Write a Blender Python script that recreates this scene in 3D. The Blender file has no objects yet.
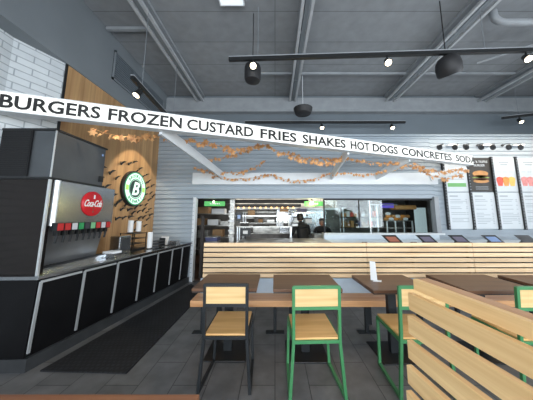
import bpy, bmesh, math, random
from mathutils import Vector, Matrix
random.seed(7)
PI = math.pi
S = bpy.context.scene
COL = S.collection

# ---------------------------------------------------------------- camera
cam_data = bpy.data.cameras.new('camera')
cam = bpy.data.objects.new('camera', cam_data); COL.objects.link(cam)
cam.location = (0, 0, 1.5)
cam.rotation_euler = (math.radians(97.5), 0, 0)
cam_data.sensor_width = 36
cam_data.lens = 215 * 36 / 533
cam_data.shift_x = -8.5 / 533
cam_data.shift_y = -12.3 / 533
cam_data.clip_start = 0.05
S.camera = cam

# ---------------------------------------------------------------- world, daylight, exposure
W = bpy.data.worlds.new('world'); S.world = W; W.use_nodes = True
wn = W.node_tree.nodes
wn['Background'].inputs[0].default_value = (0.62, 0.78, 1.0, 1)
wn['Background'].inputs[1].default_value = 1.0
S.view_settings.view_transform = 'Standard'
S.view_settings.look = 'None'
S.view_settings.gamma = 1
S.view_settings.use_curve_mapping = False
S.view_settings.exposure = 0.3

def area(name, loc, rot, sx, sy, power, color=(1, 1, 1), spread=180):
    l = bpy.data.lights.new(name, 'AREA'); l.shape = 'RECTANGLE'; l.size = sx; l.size_y = sy
    l.energy = power; l.color = color; l.spread = math.radians(spread)
    o = bpy.data.objects.new(name, l); COL.objects.link(o); o.location = loc; o.rotation_euler = rot
    return o
# daylight entering by the storefront behind the camera and by the windows of the right side
area('daylight_front', (2.1, -3.7, 2.1), (math.radians(90), 0, 0), 11.0, 4.2, 1200, (0.96, 0.98, 1.0))
area('daylight_right', (8.5, 1.2, 2.0), (0, math.radians(90), 0), 3.2, 6.4, 380, (0.95, 0.97, 1.0))
# fluorescent light of the kitchen
area('kitchen_light', (0.4, 7.1, 2.52), (0, 0, 0), 4.5, 1.0, 34, (1.0, 0.93, 0.82))
area('counter_downlight', (5.2, 4.65, 3.4), (math.radians(25), 0, 0), 3.2, 0.3, 22, (1.0, 0.90, 0.76))

# ---------------------------------------------------------------- materials
def mat(name, color, rough=0.6, metal=0.0, noise=0.0, nscale=8, bump=0.0, emit=None, estr=0, stretch=None, spec=None, col2=None):
    m = bpy.data.materials.new(name); m.use_nodes = True
    nt = m.node_tree; b = nt.nodes['Principled BSDF']
    b.inputs['Base Color'].default_value = (*color, 1)
    b.inputs['Roughness'].default_value = rough
    b.inputs['Metallic'].default_value = metal
    if spec is not None: b.inputs['Specular IOR Level'].default_value = spec
    tc = nt.nodes.new('ShaderNodeTexCoord')
    mp = nt.nodes.new('ShaderNodeMapping'); nt.links.new(tc.outputs['Object'], mp.inputs[0])
    if stretch: mp.inputs['Scale'].default_value = stretch
    n = nt.nodes.new('ShaderNodeTexNoise'); n.inputs['Scale'].default_value = nscale; n.inputs['Detail'].default_value = 4
    nt.links.new(mp.outputs[0], n.inputs[0])
    r = nt.nodes.new('ShaderNodeMapRange'); nt.links.new(n.outputs[0], r.inputs[0])
    r.inputs[1].default_value = 0.3; r.inputs[2].default_value = 0.7
    mx = nt.nodes.new('ShaderNodeMixRGB'); nt.links.new(r.outputs[0], mx.inputs[0])
    k = 1 - noise
    mx.inputs[1].default_value = (*(col2 if col2 else [c * k for c in color]), 1)
    mx.inputs[2].default_value = (*[min(1, c * (1 + noise * 0.5)) for c in color], 1)
    nt.links.new(mx.outputs[0], b.inputs['Base Color'])
    if bump:
        bp = nt.nodes.new('ShaderNodeBump'); bp.inputs['Strength'].default_value = bump; bp.inputs['Distance'].default_value = 0.01
        nt.links.new(r.outputs[0], bp.inputs['Height']); nt.links.new(bp.outputs[0], b.inputs['Normal'])
    if emit:
        b.inputs['Emission Color'].default_value = (*emit, 1); b.inputs['Emission Strength'].default_value = estr
    return m

def wood(name, light, dark, axis='x', rough=0.45, fine=70, plank=None):
    """long grain along an axis, wide figure and fine pores, per-board shade"""
    m = bpy.data.materials.new(name); m.use_nodes = True
    nt = m.node_tree; b = nt.nodes['Principled BSDF']; b.inputs['Roughness'].default_value = rough
    tc = nt.nodes.new('ShaderNodeTexCoord'); L = nt.links.new
    def nz(scale, st, detail=5, dist=0.0):
        mp = nt.nodes.new('ShaderNodeMapping'); L(tc.outputs['Object'], mp.inputs[0]); mp.inputs['Scale'].default_value = st
        n = nt.nodes.new('ShaderNodeTexNoise'); n.inputs['Scale'].default_value = scale; n.inputs['Detail'].default_value = detail
        n.inputs['Distortion'].default_value = dist
        L(mp.outputs[0], n.inputs[0]); return n
    i = 'xyz'.index(axis)
    s1 = [1, 1, 1]; s1[i] = 0.08
    s2 = [1, 1, 1]; s2[i] = 0.03
    a = nz(9, s1, 3, 0.6); c = nz(fine, s2, 4)
    ad = nt.nodes.new('ShaderNodeMath'); ad.operation = 'MULTIPLY_ADD'; L(c.outputs[0], ad.inputs[0]); ad.inputs[1].default_value = 0.55
    L(a.outputs[0], ad.inputs[2])
    r = nt.nodes.new('ShaderNodeMapRange'); L(ad.outputs[0], r.inputs[0]); r.inputs[1].default_value = 0.55; r.inputs[2].default_value = 1.0
    mx = nt.nodes.new('ShaderNodeMixRGB'); L(r.outputs[0], mx.inputs[0]); mx.inputs[1].default_value = (*dark, 1); mx.inputs[2].default_value = (*light, 1)
    out = mx.outputs[0]
    if plank:      # (axis across boards, board width)
        ax, w = plank
        sp = nt.nodes.new('ShaderNodeSeparateXYZ'); L(tc.outputs['Object'], sp.inputs[0])
        dv = nt.nodes.new('ShaderNodeMath'); dv.operation = 'DIVIDE'; L(sp.outputs['xyz'.index(ax)], dv.inputs[0]); dv.inputs[1].default_value = w
        fl = nt.nodes.new('ShaderNodeMath'); fl.operation = 'FLOOR'; L(dv.outputs[0], fl.inputs[0])
        wnz = nt.nodes.new('ShaderNodeTexWhiteNoise'); wnz.noise_dimensions = '1D'; L(fl.outputs[0], wnz.inputs['W'])
        hs = nt.nodes.new('ShaderNodeHueSaturation'); L(out, hs.inputs['Color'])
        mr = nt.nodes.new('ShaderNodeMapRange'); L(wnz.outputs[0], mr.inputs[0]); mr.inputs[3].default_value = 0.78; mr.inputs[4].default_value = 1.15
        L(mr.outputs[0], hs.inputs['Value']); out = hs.outputs[0]
    L(out, b.inputs['Base Color'])
    bp = nt.nodes.new('ShaderNodeBump'); bp.inputs['Strength'].default_value = 0.12; bp.inputs['Distance'].default_value = 0.004
    L(c.outputs[0], bp.inputs['Height']); L(bp.outputs[0], b.inputs['Normal'])
    return m

def bricks(name, c1, c2, mortar, w, h, ms, rot=(0, 0, 0), rough=0.5, off=0.5, bump=0.4, noise=0.15):
    m = bpy.data.materials.new(name); m.use_nodes = True
    nt = m.node_tree; b = nt.nodes['Principled BSDF']; b.inputs['Roughness'].default_value = rough; L = nt.links.new
    tc = nt.nodes.new('ShaderNodeTexCoord'); mp = nt.nodes.new('ShaderNodeMapping'); L(tc.outputs['Object'], mp.inputs[0])
    mp.vector_type = 'TEXTURE'; mp.inputs['Rotation'].default_value = rot
    t = nt.nodes.new('ShaderNodeTexBrick'); L(mp.outputs[0], t.inputs[0]); t.offset = off
    t.inputs['Scale'].default_value = 1; t.inputs['Brick Width'].default_value = w; t.inputs['Row Height'].default_value = h
    t.inputs['Mortar Size'].default_value = ms; t.inputs['Color1'].default_value = (*c1, 1); t.inputs['Color2'].default_value = (*c2, 1); t.inputs['Mortar'].default_value = (*mortar, 1)
    n = nt.nodes.new('ShaderNodeTexNoise'); n.inputs['Scale'].default_value = 6; n.inputs['Detail'].default_value = 6; L(tc.outputs['Object'], n.inputs[0])
    mr = nt.nodes.new('ShaderNodeMapRange'); L(n.outputs[0], mr.inputs[0]); mr.inputs[1].default_value = .3; mr.inputs[2].default_value = .7; mr.inputs[3].default_value = 1 - noise; mr.inputs[4].default_value = 1 + noise
    hs = nt.nodes.new('ShaderNodeHueSaturation'); L(t.outputs[0], hs.inputs['Color']); L(mr.outputs[0], hs.inputs['Value'])
    L(hs.outputs[0], b.inputs['Base Color'])
    bp = nt.nodes.new('ShaderNodeBump'); bp.inputs['Strength'].default_value = bump; bp.inputs['Distance'].default_value = 0.004; bp.invert = True
    L(t.outputs['Fac'], bp.inputs['Height']); L(bp.outputs[0], b.inputs['Normal'])
    return m

def glass(name, tint=(0.9, 0.95, 0.95), refl=0.0):
    m = bpy.data.materials.new(name); m.use_nodes = True; nt = m.node_tree; nt.nodes.clear()
    o = nt.nodes.new('ShaderNodeOutputMaterial'); t = nt.nodes.new('ShaderNodeBsdfTransparent'); t.inputs[0].default_value = (*tint, 1)
    g = nt.nodes.new('ShaderNodeBsdfGlossy'); g.inputs['Roughness'].default_value = 0.02
    fr = nt.nodes.new('ShaderNodeFresnel'); fr.inputs[0].default_value = 1.5
    ad = nt.nodes.new('ShaderNodeMath'); ad.operation = 'ADD'; ad.inputs[1].default_value = refl; nt.links.new(fr.outputs[0], ad.inputs[0])
    mx = nt.nodes.new('ShaderNodeMixShader'); nt.links.new(ad.outputs[0], mx.inputs[0]); nt.links.new(t.outputs[0], mx.inputs[1]); nt.links.new(g.outputs[0], mx.inputs[2])
    nt.links.new(mx.outputs[0], o.inputs[0]); return m

M = {}
M['floor'] = bricks('floor_tile', (0.165, 0.163, 0.165), (0.13, 0.13, 0.132), (0.05, 0.05, 0.05), 0.61, 0.305, 0.004, rot=(0, 0, PI / 2), rough=0.42, bump=0.3, noise=0.22)
M['ceil'] = bricks('ceiling_deck', (0.27, 0.285, 0.30), (0.25, 0.265, 0.28), (0.15, 0.16, 0.17), 5, 0.6, 0.006, rough=0.9, off=0.0, noise=0.09)
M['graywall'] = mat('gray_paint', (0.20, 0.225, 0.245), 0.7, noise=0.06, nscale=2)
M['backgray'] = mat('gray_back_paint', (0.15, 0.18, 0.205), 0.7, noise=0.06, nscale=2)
M['beam'] = mat('beam_paint', (0.30, 0.32, 0.34), 0.5, noise=0.12, nscale=5)
M['joistrail'] = mat('joist_rail', (0.45, 0.47, 0.49), 0.5, noise=0.1)
M['brick'] = bricks('white_brick', (0.66, 0.70, 0.72), (0.58, 0.62, 0.65), (0.36, 0.40, 0.43), 0.26, 0.085, 0.006, rot=(PI / 2, 0, PI / 2), rough=0.35, bump=0.8, noise=0.06)
M['siding'] = mat('siding_paint', (0.37, 0.425, 0.475), 0.5, noise=0.05, nscale=3)
M['whitemetal'] = mat('white_metal', (0.72, 0.75, 0.77), 0.4, noise=0.04, nscale=5)
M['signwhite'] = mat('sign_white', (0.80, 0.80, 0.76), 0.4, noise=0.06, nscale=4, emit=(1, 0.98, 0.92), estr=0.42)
M['black'] = mat('black_paint', (0.012, 0.013, 0.014), 0.4, noise=0.1)
M['ink'] = mat('black_lettering', (0.01, 0.01, 0.01), 0.5)
M['blackpanel'] = mat('black_laminate', (0.008, 0.008, 0.009), 0.4, noise=0.2, nscale=3, spec=0.15)
M['toekick'] = mat('toe_kick', (0.045, 0.048, 0.052), 0.4, noise=0.2)
M['steel'] = mat('stainless', (0.48, 0.50, 0.52), 0.24, 1.0, noise=0.15, nscale=10, stretch=(1, 1, 12))
M['steelx'] = mat('stainless_counter', (0.42, 0.44, 0.46), 0.25, 1.0, noise=0.2, nscale=10, stretch=(8, .6, 8))
M['chrome'] = mat('chrome_trim', (0.75, 0.78, 0.80), 0.35, 0.7)
M['doortrim'] = mat('door_trim_steel', (0.55, 0.57, 0.58), 0.4, 0.5)
M['icegrey'] = mat('ice_maker_panel', (0.12, 0.13, 0.14), 0.38, 0.6, noise=0.15, nscale=3)
M['darkside'] = mat('dark_gloss_side', (0.014, 0.011, 0.010), 0.16, 0.0, noise=0.2, nscale=2, spec=0.35)
M['grille'] = mat('black_grille', (0.006, 0.006, 0.007), 0.5)
M['backsplash'] = mat('machine_backsplash', (0.36, 0.37, 0.38), 0.3, 0.8, noise=0.25, nscale=3)
M['wallwood'] = wood('timber_wall', (0.64, 0.40, 0.19), (0.42, 0.23, 0.10), 'z', 0.55, 40, plank=('y', 0.13))
M['slat'] = wood('ash_slat', (0.88, 0.66, 0.42), (0.62, 0.41, 0.22), 'x', 0.5, 60, plank=('z', 0.0711))
M['slatnear'] = wood('ash_slat_near', (0.98, 0.70, 0.36), (0.72, 0.43, 0.18), 'y', 0.5, 55)
M['cap'] = wood('red_ash_cap', (0.72, 0.42, 0.24), (0.50, 0.26, 0.13), 'y', 0.45, 60)
M['seatwood'] = wood('chair_ash', (0.92, 0.57, 0.24), (0.68, 0.37, 0.13), 'x', 0.4, 50)
M['backwood'] = wood('chair_back_ash', (0.92, 0.67, 0.35), (0.62, 0.38, 0.15), 'x', 0.4, 30)
M['bench'] = wood('bench_oak', (0.74, 0.41, 0.20), (0.50, 0.23, 0.09), 'x', 0.35, 50)
M['walnut'] = wood('walnut_top', (0.18, 0.085, 0.042), (0.10, 0.045, 0.022), 'x', 0.42, 50)
M['fgtable'] = wood('foreground_table', (0.34, 0.15, 0.075), (0.18, 0.07, 0.035), 'x', 0.35, 50)
M['edge'] = mat('dark_table_edge', (0.045, 0.03, 0.022), 0.4)
M['green'] = mat('green_powdercoat', (0.055, 0.23, 0.09), 0.38, noise=0.08)
M['charcoal'] = mat('charcoal_powdercoat', (0.018, 0.021, 0.024), 0.45, noise=0.1, spec=0.3)
M['rubber'] = bricks('rubber_mat', (0.018, 0.020, 0.024), (0.014, 0.015, 0.018), (0.008, 0.008, 0.010), 0.05, 0.05, 0.012, rough=0.7, off=0.5, bump=0.6, noise=0.3)
M['laminate'] = mat('pale_blue_panel', (0.42, 0.50, 0.58), 0.3, noise=0.1, nscale=4)
M['orderfront'] = mat('order_counter_white', (0.72, 0.80, 0.86), 0.3, noise=0.08, nscale=4)
M['glass'] = glass('window_glass')
M['glass2'] = glass('reflective_glass', (0.75, 0.82, 0.82), 0.0)
M['shopglass'] = glass('storefront_glass', (0.95, 0.97, 0.98), 0.0)
M['cokered'] = mat('red_disc', (0.55, 0.012, 0.02), 0.25)
M['white'] = mat('white_plastic', (0.82, 0.82, 0.82), 0.4)
M['paper'] = mat('white_paper', (0.86, 0.87, 0.88), 0.7)
M['bulb'] = mat('lit_bulb', (1, 0.9, 0.7), 0.5, emit=(1.0, 0.86, 0.62), estr=9)
M['bulbdim'] = mat('warm_lamp', (1, 0.8, 0.5), 0.5, emit=(1.0, 0.50, 0.16), estr=1.6)
M['diffuser'] = mat('ceiling_diffuser', (0.8, 0.84, 0.88), 0.5, emit=(0.85, 0.93, 1), estr=0.5)
M['greensign'] = mat('green_lit_sign', (0.08, 0.4, 0.1), 0.5, emit=(0.12, 0.55, 0.15), estr=0.35)
M['signface'] = mat('round_sign_face', (0.75, 0.85, 0.8), 0.4, emit=(0.65, 0.95, 0.80), estr=0.6)
M['signring'] = mat('round_sign_ring', (0.02, 0.25, 0.12), 0.4, emit=(0.15, 0.8, 0.35), estr=0.12)
M['ledgreen'] = mat('lime_glow', (0.3, 0.9, 0.1), 0.4, emit=(0.45, 1, 0.15), estr=0.6)
M['leaf'] = mat('orange_leaf', (0.66, 0.36, 0.15), 0.7, noise=0.5, nscale=14, col2=(0.42, 0.18, 0.07))
M['speaker'] = mat('black_speaker', (0.016, 0.016, 0.018), 0.6, noise=0.1)
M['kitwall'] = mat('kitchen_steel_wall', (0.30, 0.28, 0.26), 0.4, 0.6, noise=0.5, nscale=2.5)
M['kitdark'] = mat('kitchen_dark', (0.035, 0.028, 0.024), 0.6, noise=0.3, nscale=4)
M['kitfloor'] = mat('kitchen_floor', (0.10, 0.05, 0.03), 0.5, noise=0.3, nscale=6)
M['kitsteel'] = mat('kitchen_stainless', (0.52, 0.51, 0.48), 0.32, 0.75, noise=0.55, nscale=4, stretch=(1, 1, 3))
M['cardboard'] = mat('cardboard', (0.40, 0.24, 0.12), 0.8, noise=0.2)
M['purple'] = mat('purple_bin', (0.10, 0.11, 0.22), 0.5, noise=0.2)
M['skin'] = mat('skin', (0.38, 0.20, 0.13), 0.6)
M['hair'] = mat('dark_hair', (0.02, 0.015, 0.012), 0.6)
M['shirt'] = mat('black_shirt', (0.010, 0.010, 0.012), 0.8)
M['apron'] = mat('grey_trousers', (0.06, 0.06, 0.07), 0.8)
M['screen'] = mat('tablet_screen', (0.16, 0.15, 0.20), 0.15, emit=(0.30, 0.25, 0.35), estr=0.1)
M['screenorange'] = mat('orange_screen', (0.28, 0.10, 0.07), 0.2, emit=(1, 0.45, 0.3), estr=0.12)
M['screenblue'] = mat('blue_screen', (0.2, 0.3, 0.5), 0.2, emit=(0.4, 0.5, 0.9), estr=0.1)
M['menuwhite'] = mat('menu_white', (0.64, 0.68, 0.71), 0.5)
M['menudark'] = mat('menu_dark', (0.04, 0.035, 0.03), 0.5, noise=0.3)
M['menugreen'] = mat('menu_green', (0.16, 0.42, 0.14), 0.5)
M['menugrey'] = mat('menu_grey_print', (0.36, 0.40, 0.43), 0.6)
M['bun'] = mat('printed_bun', (0.55, 0.26, 0.08), 0.5, noise=0.3)
M['patty'] = mat('printed_patty', (0.12, 0.05, 0.025), 0.6)
M['lettuce'] = mat('printed_lettuce', (0.25, 0.40, 0.08), 0.6)
M['drinkred'] = mat('printed_red_drink', (0.80, 0.10, 0.06), 0.5, noise=0.3, nscale=20)
M['drinkorange'] = mat('printed_orange_drink', (0.85, 0.33, 0.06), 0.5, noise=0.3, nscale=20)
M['drinkyellow'] = mat('printed_yellow_drink', (0.90, 0.55, 0.12), 0.5, noise=0.2, nscale=20)
M['drinkpink'] = mat('printed_pink_drink', (0.85, 0.30, 0.28), 0.5, noise=0.3, nscale=20)
for nm, c in (('r', (0.50, 0.03, 0.03)), ('w', (0.6, 0.6, 0.62)), ('g', (0.03, 0.30, 0.10)), ('k', (0.05, 0.05, 0.06)), ('lg', (0.2, 0.5, 0.25))):
    M['btn_' + nm] = mat('button_' + nm, c, 0.35)
M['foliage'] = mat('tree_foliage', (0.12, 0.24, 0.07), 0.8, noise=0.5, nscale=3)

# ---------------------------------------------------------------- mesh helpers
class MB:
    def __init__(s): s.bm = bmesh.new()
    def box(s, a, b, rot=None, pivot=None):
        x0, y0, z0 = [min(p, q) for p, q in zip(a, b)]; x1, y1, z1 = [max(p, q) for p, q in zip(a, b)]
        vs = [s.bm.verts.new(v) for v in ((x0, y0, z0), (x1, y0, z0), (x1, y1, z0), (x0, y1, z0), (x0, y0, z1), (x1, y0, z1), (x1, y1, z1), (x0, y1, z1))]
        for f in ((0, 3, 2, 1), (4, 5, 6, 7), (0, 1, 5, 4), (1, 2, 6, 5), (2, 3, 7, 6), (3, 0, 4, 7)): s.bm.faces.new([vs[i] for i in f])
        if rot is not None:
            bmesh.ops.rotate(s.bm, verts=vs, cent=pivot or Vector(((x0 + x1) / 2, (y0 + y1) / 2, (z0 + z1) / 2)), matrix=rot)
        return s
    def hexa(s, p):   # eight corners: four below, four above
        vs = [s.bm.verts.new(v) for v in p]
        for f in ((0, 3, 2, 1), (4, 5, 6, 7), (0, 1, 5, 4), (1, 2, 6, 5), (2, 3, 7, 6), (3, 0, 4, 7)): s.bm.faces.new([vs[i] for i in f])
        return s
    def bar(s, a, b, w, h=None, up=(0, 0, 1)):   # rectangular bar between two points
        a, b = Vector(a), Vector(b); h = h or w; d = (b - a).normalized(); u = Vector(up)
        if abs(d.dot(u)) > 0.98: u = Vector((0, 1, 0))
        r = d.cross(u).normalized(); u = r.cross(d).normalized()
        q = [r * (-w / 2) - u * h / 2, r * (w / 2) - u * h / 2, r * (w / 2) + u * h / 2, r * (-w / 2) + u * h / 2]
        va = [s.bm.verts.new(a + v) for v in q]; vb = [s.bm.verts.new(b + v) for v in q]
        s.bm.faces.new(va[::-1]); s.bm.faces.new(vb)
        for i in range(4): j = (i + 1) % 4; s.bm.faces.new([va[i], va[j], vb[j], vb[i]])
        return s
    def tube(s, pts, r, n=10, cap=True):
        pts = [Vector(p) for p in pts]; rs = r if isinstance(r, (list, tuple)) else [r] * len(pts); prev = None; rings = []
        for i, p in enumerate(pts):
            d = ((pts[min(i + 1, len(pts) - 1)] - pts[max(i - 1, 0)])).normalized()
            ref = Vector((0, 0, 1)) if abs(d.z) < 0.95 else Vector((1, 0, 0))
            u = d.cross(ref).normalized() if prev is None else (prev - d * prev.dot(d)).normalized()
            prev = u; v = d.cross(u)
            rings.append([s.bm.verts.new(p + (u * math.cos(2 * PI * k / n) + v * math.sin(2 * PI * k / n)) * rs[i]) for k in range(n)])
        for A, B in zip(rings, rings[1:]):
            for k in range(n): j = (k + 1) % n; s.bm.faces.new([A[k], A[j], B[j], B[k]])
        if cap: s.bm.faces.new(rings[0][::-1]); s.bm.faces.new(rings[-1])
        return s
    def lathe(s, prof, c=(0, 0, 0), n=20, axis='z'):
        c = Vector(c); rings = []
        for r, h in prof:
            ring = []
            for k in range(n):
                a = 2 * PI * k / n; x, y = r * math.cos(a), r * math.sin(a)
                v = {'z': (x, y, h), 'x': (h, x, y), 'y': (x, h, y)}[axis]
                ring.append(s.bm.verts.new(c + Vector(v)))
            rings.append(ring)
        for A, B in zip(rings, rings[1:]):
            for k in range(n): j = (k + 1) % n; s.bm.faces.new([A[k], A[j], B[j], B[k]])
        s.bm.faces.new(rings[0][::-1]); s.bm.faces.new(rings[-1])
        return s
    def poly(s, pts, ext):   # polygon extruded by a vector
        e = Vector(ext); A = [s.bm.verts.new(p) for p in pts]; B = [s.bm.verts.new(Vector(p) + e) for p in pts]
        s.bm.faces.new(A[::-1]); s.bm.faces.new(B)
        for i in range(len(A)): j = (i + 1) % len(A); s.bm.faces.new([A[i], A[j], B[j], B[i]])
        return s
    def build(s, name, m, parent=None, bevel=0, smooth=False, **tags):
        bmesh.ops.recalc_face_normals(s.bm, faces=s.bm.faces)
        me = bpy.data.meshes.new(name); s.bm.to_mesh(me); s.bm.free()
        me.materials.append(m)
        if smooth:
            for p in me.polygons: p.use_smooth = True
        o = bpy.data.objects.new(name, me); COL.objects.link(o)
        if smooth: 
            try: me.set_sharp_from_angle(angle=math.radians(40))
            except Exception: pass
        if bevel:
            b = o.modifiers.new('bevel', 'BEVEL'); b.width = bevel; b.segments = 2; b.limit_method = 'ANGLE'
        if parent: adopt(o, parent)
        for k, v in tags.items(): o[k] = v
        return o
def adopt(o, parent):
    """parent o, meshes being written in the root's own frame"""
    o.parent = parent
def thing(name, label, cat, loc=(0, 0, 0), rz=0, group=None):
    o = bpy.data.objects.new(name, None); COL.objects.link(o); o.empty_display_size = 0.1
    o.location = loc; o.rotation_euler = (0, 0, rz); o['label'] = label; o['category'] = cat
    if group: o['group'] = group
    return o
def tag(o, label, cat, group=None):
    o['label'] = label; o['category'] = cat
    if group: o['group'] = group
    return o
def struct(o): o['kind'] = 'structure'; return o
def dup(root, loc, rz=None, label=None, group=None):
    r = root.copy(); COL.objects.link(r); r.location = loc
    if rz is not None: r.rotation_euler = (0, 0, rz)
    if label: r['label'] = label
    if group: r['group'] = group
    for ch in list(root.children):
        c = ch.copy(); COL.objects.link(c); c.parent = r
        for g in ch.children:
            d = g.copy(); COL.objects.link(d); d.parent = c
    return r
def text_mesh(name, s, m, parent, mtx, width=None, height=None, depth=0.004, bold=0.0, shear=0, spacing=1.0):
    """lettering as a mesh: fitted to width and height in its own plane, then moved by mtx"""
    cu = bpy.data.curves.new(name, 'FONT'); cu.body = s; cu.extrude = depth; cu.offset = bold; cu.shear = shear; cu.space_character = spacing
    cu.resolution_u = 3
    t = bpy.data.objects.new('tmp_text', cu); COL.objects.link(t)
    dg = bpy.context.evaluated_depsgraph_get(); dg.update()
    me = bpy.data.meshes.new_from_object(t.evaluated_get(dg)); bpy.data.objects.remove(t)
    xs = [v.co.x for v in me.vertices]; ys = [v.co.y for v in me.vertices]
    w, h = max(xs) - min(xs), max(ys) - min(ys)
    sy = (height / h) if height else (width / w); sx = (width / w) if width else sy
    if not height and not width: sx = sy = 1
    for v in me.vertices: v.co = mtx @ Vector(((v.co.x - (max(xs) + min(xs)) / 2) * sx, (v.co.y - (max(ys) + min(ys)) / 2) * sy, v.co.z))
    me.materials.clear(); me.materials.append(m)
    o = bpy.data.objects.new(name, me); COL.objects.link(o)
    if parent: adopt(o, parent)
    return o
RX90 = Matrix.Rotation(PI / 2, 4, 'X')

# ================================================================ SETTING
struct(MB().box((-4.2, -2.6, -0.1), (8.2, 9.2, 0)).build('floor', M['floor']))
struct(MB().box((-3.2, -2.6, 4.7), (8.2, 5.5, 4.85)).build('ceiling', M['ceil']))
# left wall: brick, timber, gray bulkhead above
struct(MB().poly([(-3.3, -2.6, 0), (-3.12, -2.6, 0), (-3.1, 2.3, 0), (-2.905, 2.74, 0), (-3.3, 2.74, 0)], (0, 0, 3.6)).build('wall_left', M['brick']))
struct(MB().box((-3.3, 2.76, 0), (-2.9, 5.2, 3.6)).build('wall_left_timber', M['wallwood']))
struct(MB().box((-3.3, 2.735, 0), (-2.893, 2.765, 3.6)).build('trim_1', M['black']))
struct(MB().box((-3.3, -2.6, 3.6), (-2.88, 5.5, 4.7)).build('wall_left_upper', M['graywall']))
# back wall: upper gray wall with ledge, lower white siding
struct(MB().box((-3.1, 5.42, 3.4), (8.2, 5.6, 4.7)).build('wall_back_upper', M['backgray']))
lg = MB().box((-2.9, 5.25, 4.18), (8.0, 5.42, 4.24)).box((-2.9, 5.36, 4.24), (8.0, 5.42, 4.62))
struct(lg.build('trim_2', M['beam']))
def siding(x0, x1, z0, z1, name, y=5.2, board=0.1, rel=0.034):
    m = MB(); z = z0
    while z < z1 - 0.01:
        t = min(z + board, z1)
        m.hexa([(x0, y - rel, z + .004), (x1, y - rel, z + .004), (x1, y + 0.1, z), (x0, y + 0.1, z), (x0, y - 0.004, t), (x1, y - 0.004, t), (x1, y + 0.1, t), (x0, y + 0.1, t)])
        z = t
    return struct(m.build(name, M['siding']))
siding(-2.9, -1.93, 0, 1.92, 'wall_back')
siding(-2.9, 3.86, 1.92, 3.47, 'wall_back_header', rel=0.022)
siding(3.86, 8.0, 0.9, 3.47, 'wall_back_right', rel=0.022)
struct(MB().box((3.86, 5.2, 0), (8.0, 5.35, 0.9)).build('wall_back_base', M['orderfront']))
struct(MB().box((1.15, 5.15, 0), (3.86, 5.32, 1.06)).build('wall_back_sill', M['orderfront']))
struct(MB().box((-2.9, 5.1, 3.47), (8.0, 5.42, 3.5)).build('trim_3', M['siding']))
# storefront behind the camera and right wall, with real openings
fw = MB()
for x0, x1, z0, z1 in ((-3.1, 8.2, 0, 0.35), (-3.1, 8.2, 3.45, 4.7), (-3.1, -2.4, 0.35, 3.45), (6.6, 8.2, 0.35, 3.45)): fw.box((x0, -2.75, z0), (x1, -2.6, z1))
struct(fw.build('wall_front', M['graywall']))
rw = MB()
for y0, y1, z0, z1 in ((-2.6, 9.2, 0, 0.35), (-2.6, 5.4, 3.45, 4.7), (-2.6, -1.8, 0.35, 3.45), (4.3, 9.2, 0.35, 3.45)): rw.box((8.0, y0, z0), (8.2, y1, z1))
struct(rw.build('wall_right', M['graywall']))
def shop_window(n, a, b, z0, z1, axis):
    f = MB(); k = max(1, round((b - a) / 1.5))
    def P(u, v, d): return (u, -2.68 + d, v) if axis == 'x' else (8.1 + d, u, v)
    for i in range(k + 1):
        u = a + (b - a) * i / k; f.box(P(u - 0.03, z0, -0.04), P(u + 0.03, z1, 0.04))
    for v in (z0, z0 + 0.72 * (z1 - z0), z1): f.box(P(a, v - 0.03, -0.04), P(b, v + 0.03, 0.04))
    w = struct(f.build('window_%d' % n, M['charcoal']))
    MB().box(P(a, z0, -0.004), P(b, z1, 0.004)).build('pane', M['shopglass'], w)
shop_window(1, -2.4, 6.6, 0.35, 3.45, 'x')
shop_window(2, -1.8, 4.3, 0.35, 3.45, 'y')

# ceiling beams (pairs of flanged joists), conduits
def joist(x, name='ceiling_joist', w=0.17, y1=5.4):
    r = thing(name, '', 'beam', (x, 0, 4.7))
    MB().box((-w / 2, -2.55, -0.05), (w / 2, y1, 0)).build('top_flange', M['beam'], r)
    m = MB().box((-w / 2, -2.55, -0.20), (-w / 2 + 0.045, y1, -0.155)).box((w / 2 - 0.045, -2.55, -0.20), (w / 2, y1, -0.155))
    m.build('lower_rail', M['joistrail'], r)
    MB().box((-0.03, -2.55, -0.17), (0.03, y1, -0.05)).build('web', M['graywall'], r)
    b = MB(); y = -2
    while y < y1: b.box((-w / 2, y, -0.165), (w / 2, y + 0.04, -0.145)); y += 1.3
    b.build('tie', M['beam'], r)
    return r
JL = {-1.98: 'grey steel ceiling joist nearest the timber wall', 0.47: 'grey steel ceiling joist crossing above the pendant speaker at the centre',
      3.05: 'grey steel ceiling joist passing over the dome speaker', 5.5: 'grey steel ceiling joist at the far right above the short lamp track'}
for x, l in JL.items():
    j = joist(x, w=0.26 if x > 2 else 0.19); j['label'] = l
m = MB().box((-0.38, 4.42, 4.64), (3.0, 4.47, 4.69)); tag(m.build('ceiling_conduit', M['beam']), 'thin grey conduit across the ceiling between centre and right joists', 'conduit')
m = MB().box((-2.87, 3.26, 4.64), (-2.1, 3.31, 4.69)); tag(m.build('ceiling_conduit', M['beam']), 'short grey conduit on the ceiling by the grey left wall', 'conduit')
m = MB().box((3.2, 4.42, 4.64), (5.4, 4.47, 4.69)); tag(m.build('ceiling_conduit', M['beam']), 'thin grey conduit on the ceiling between the two right-hand joists', 'conduit')
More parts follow.
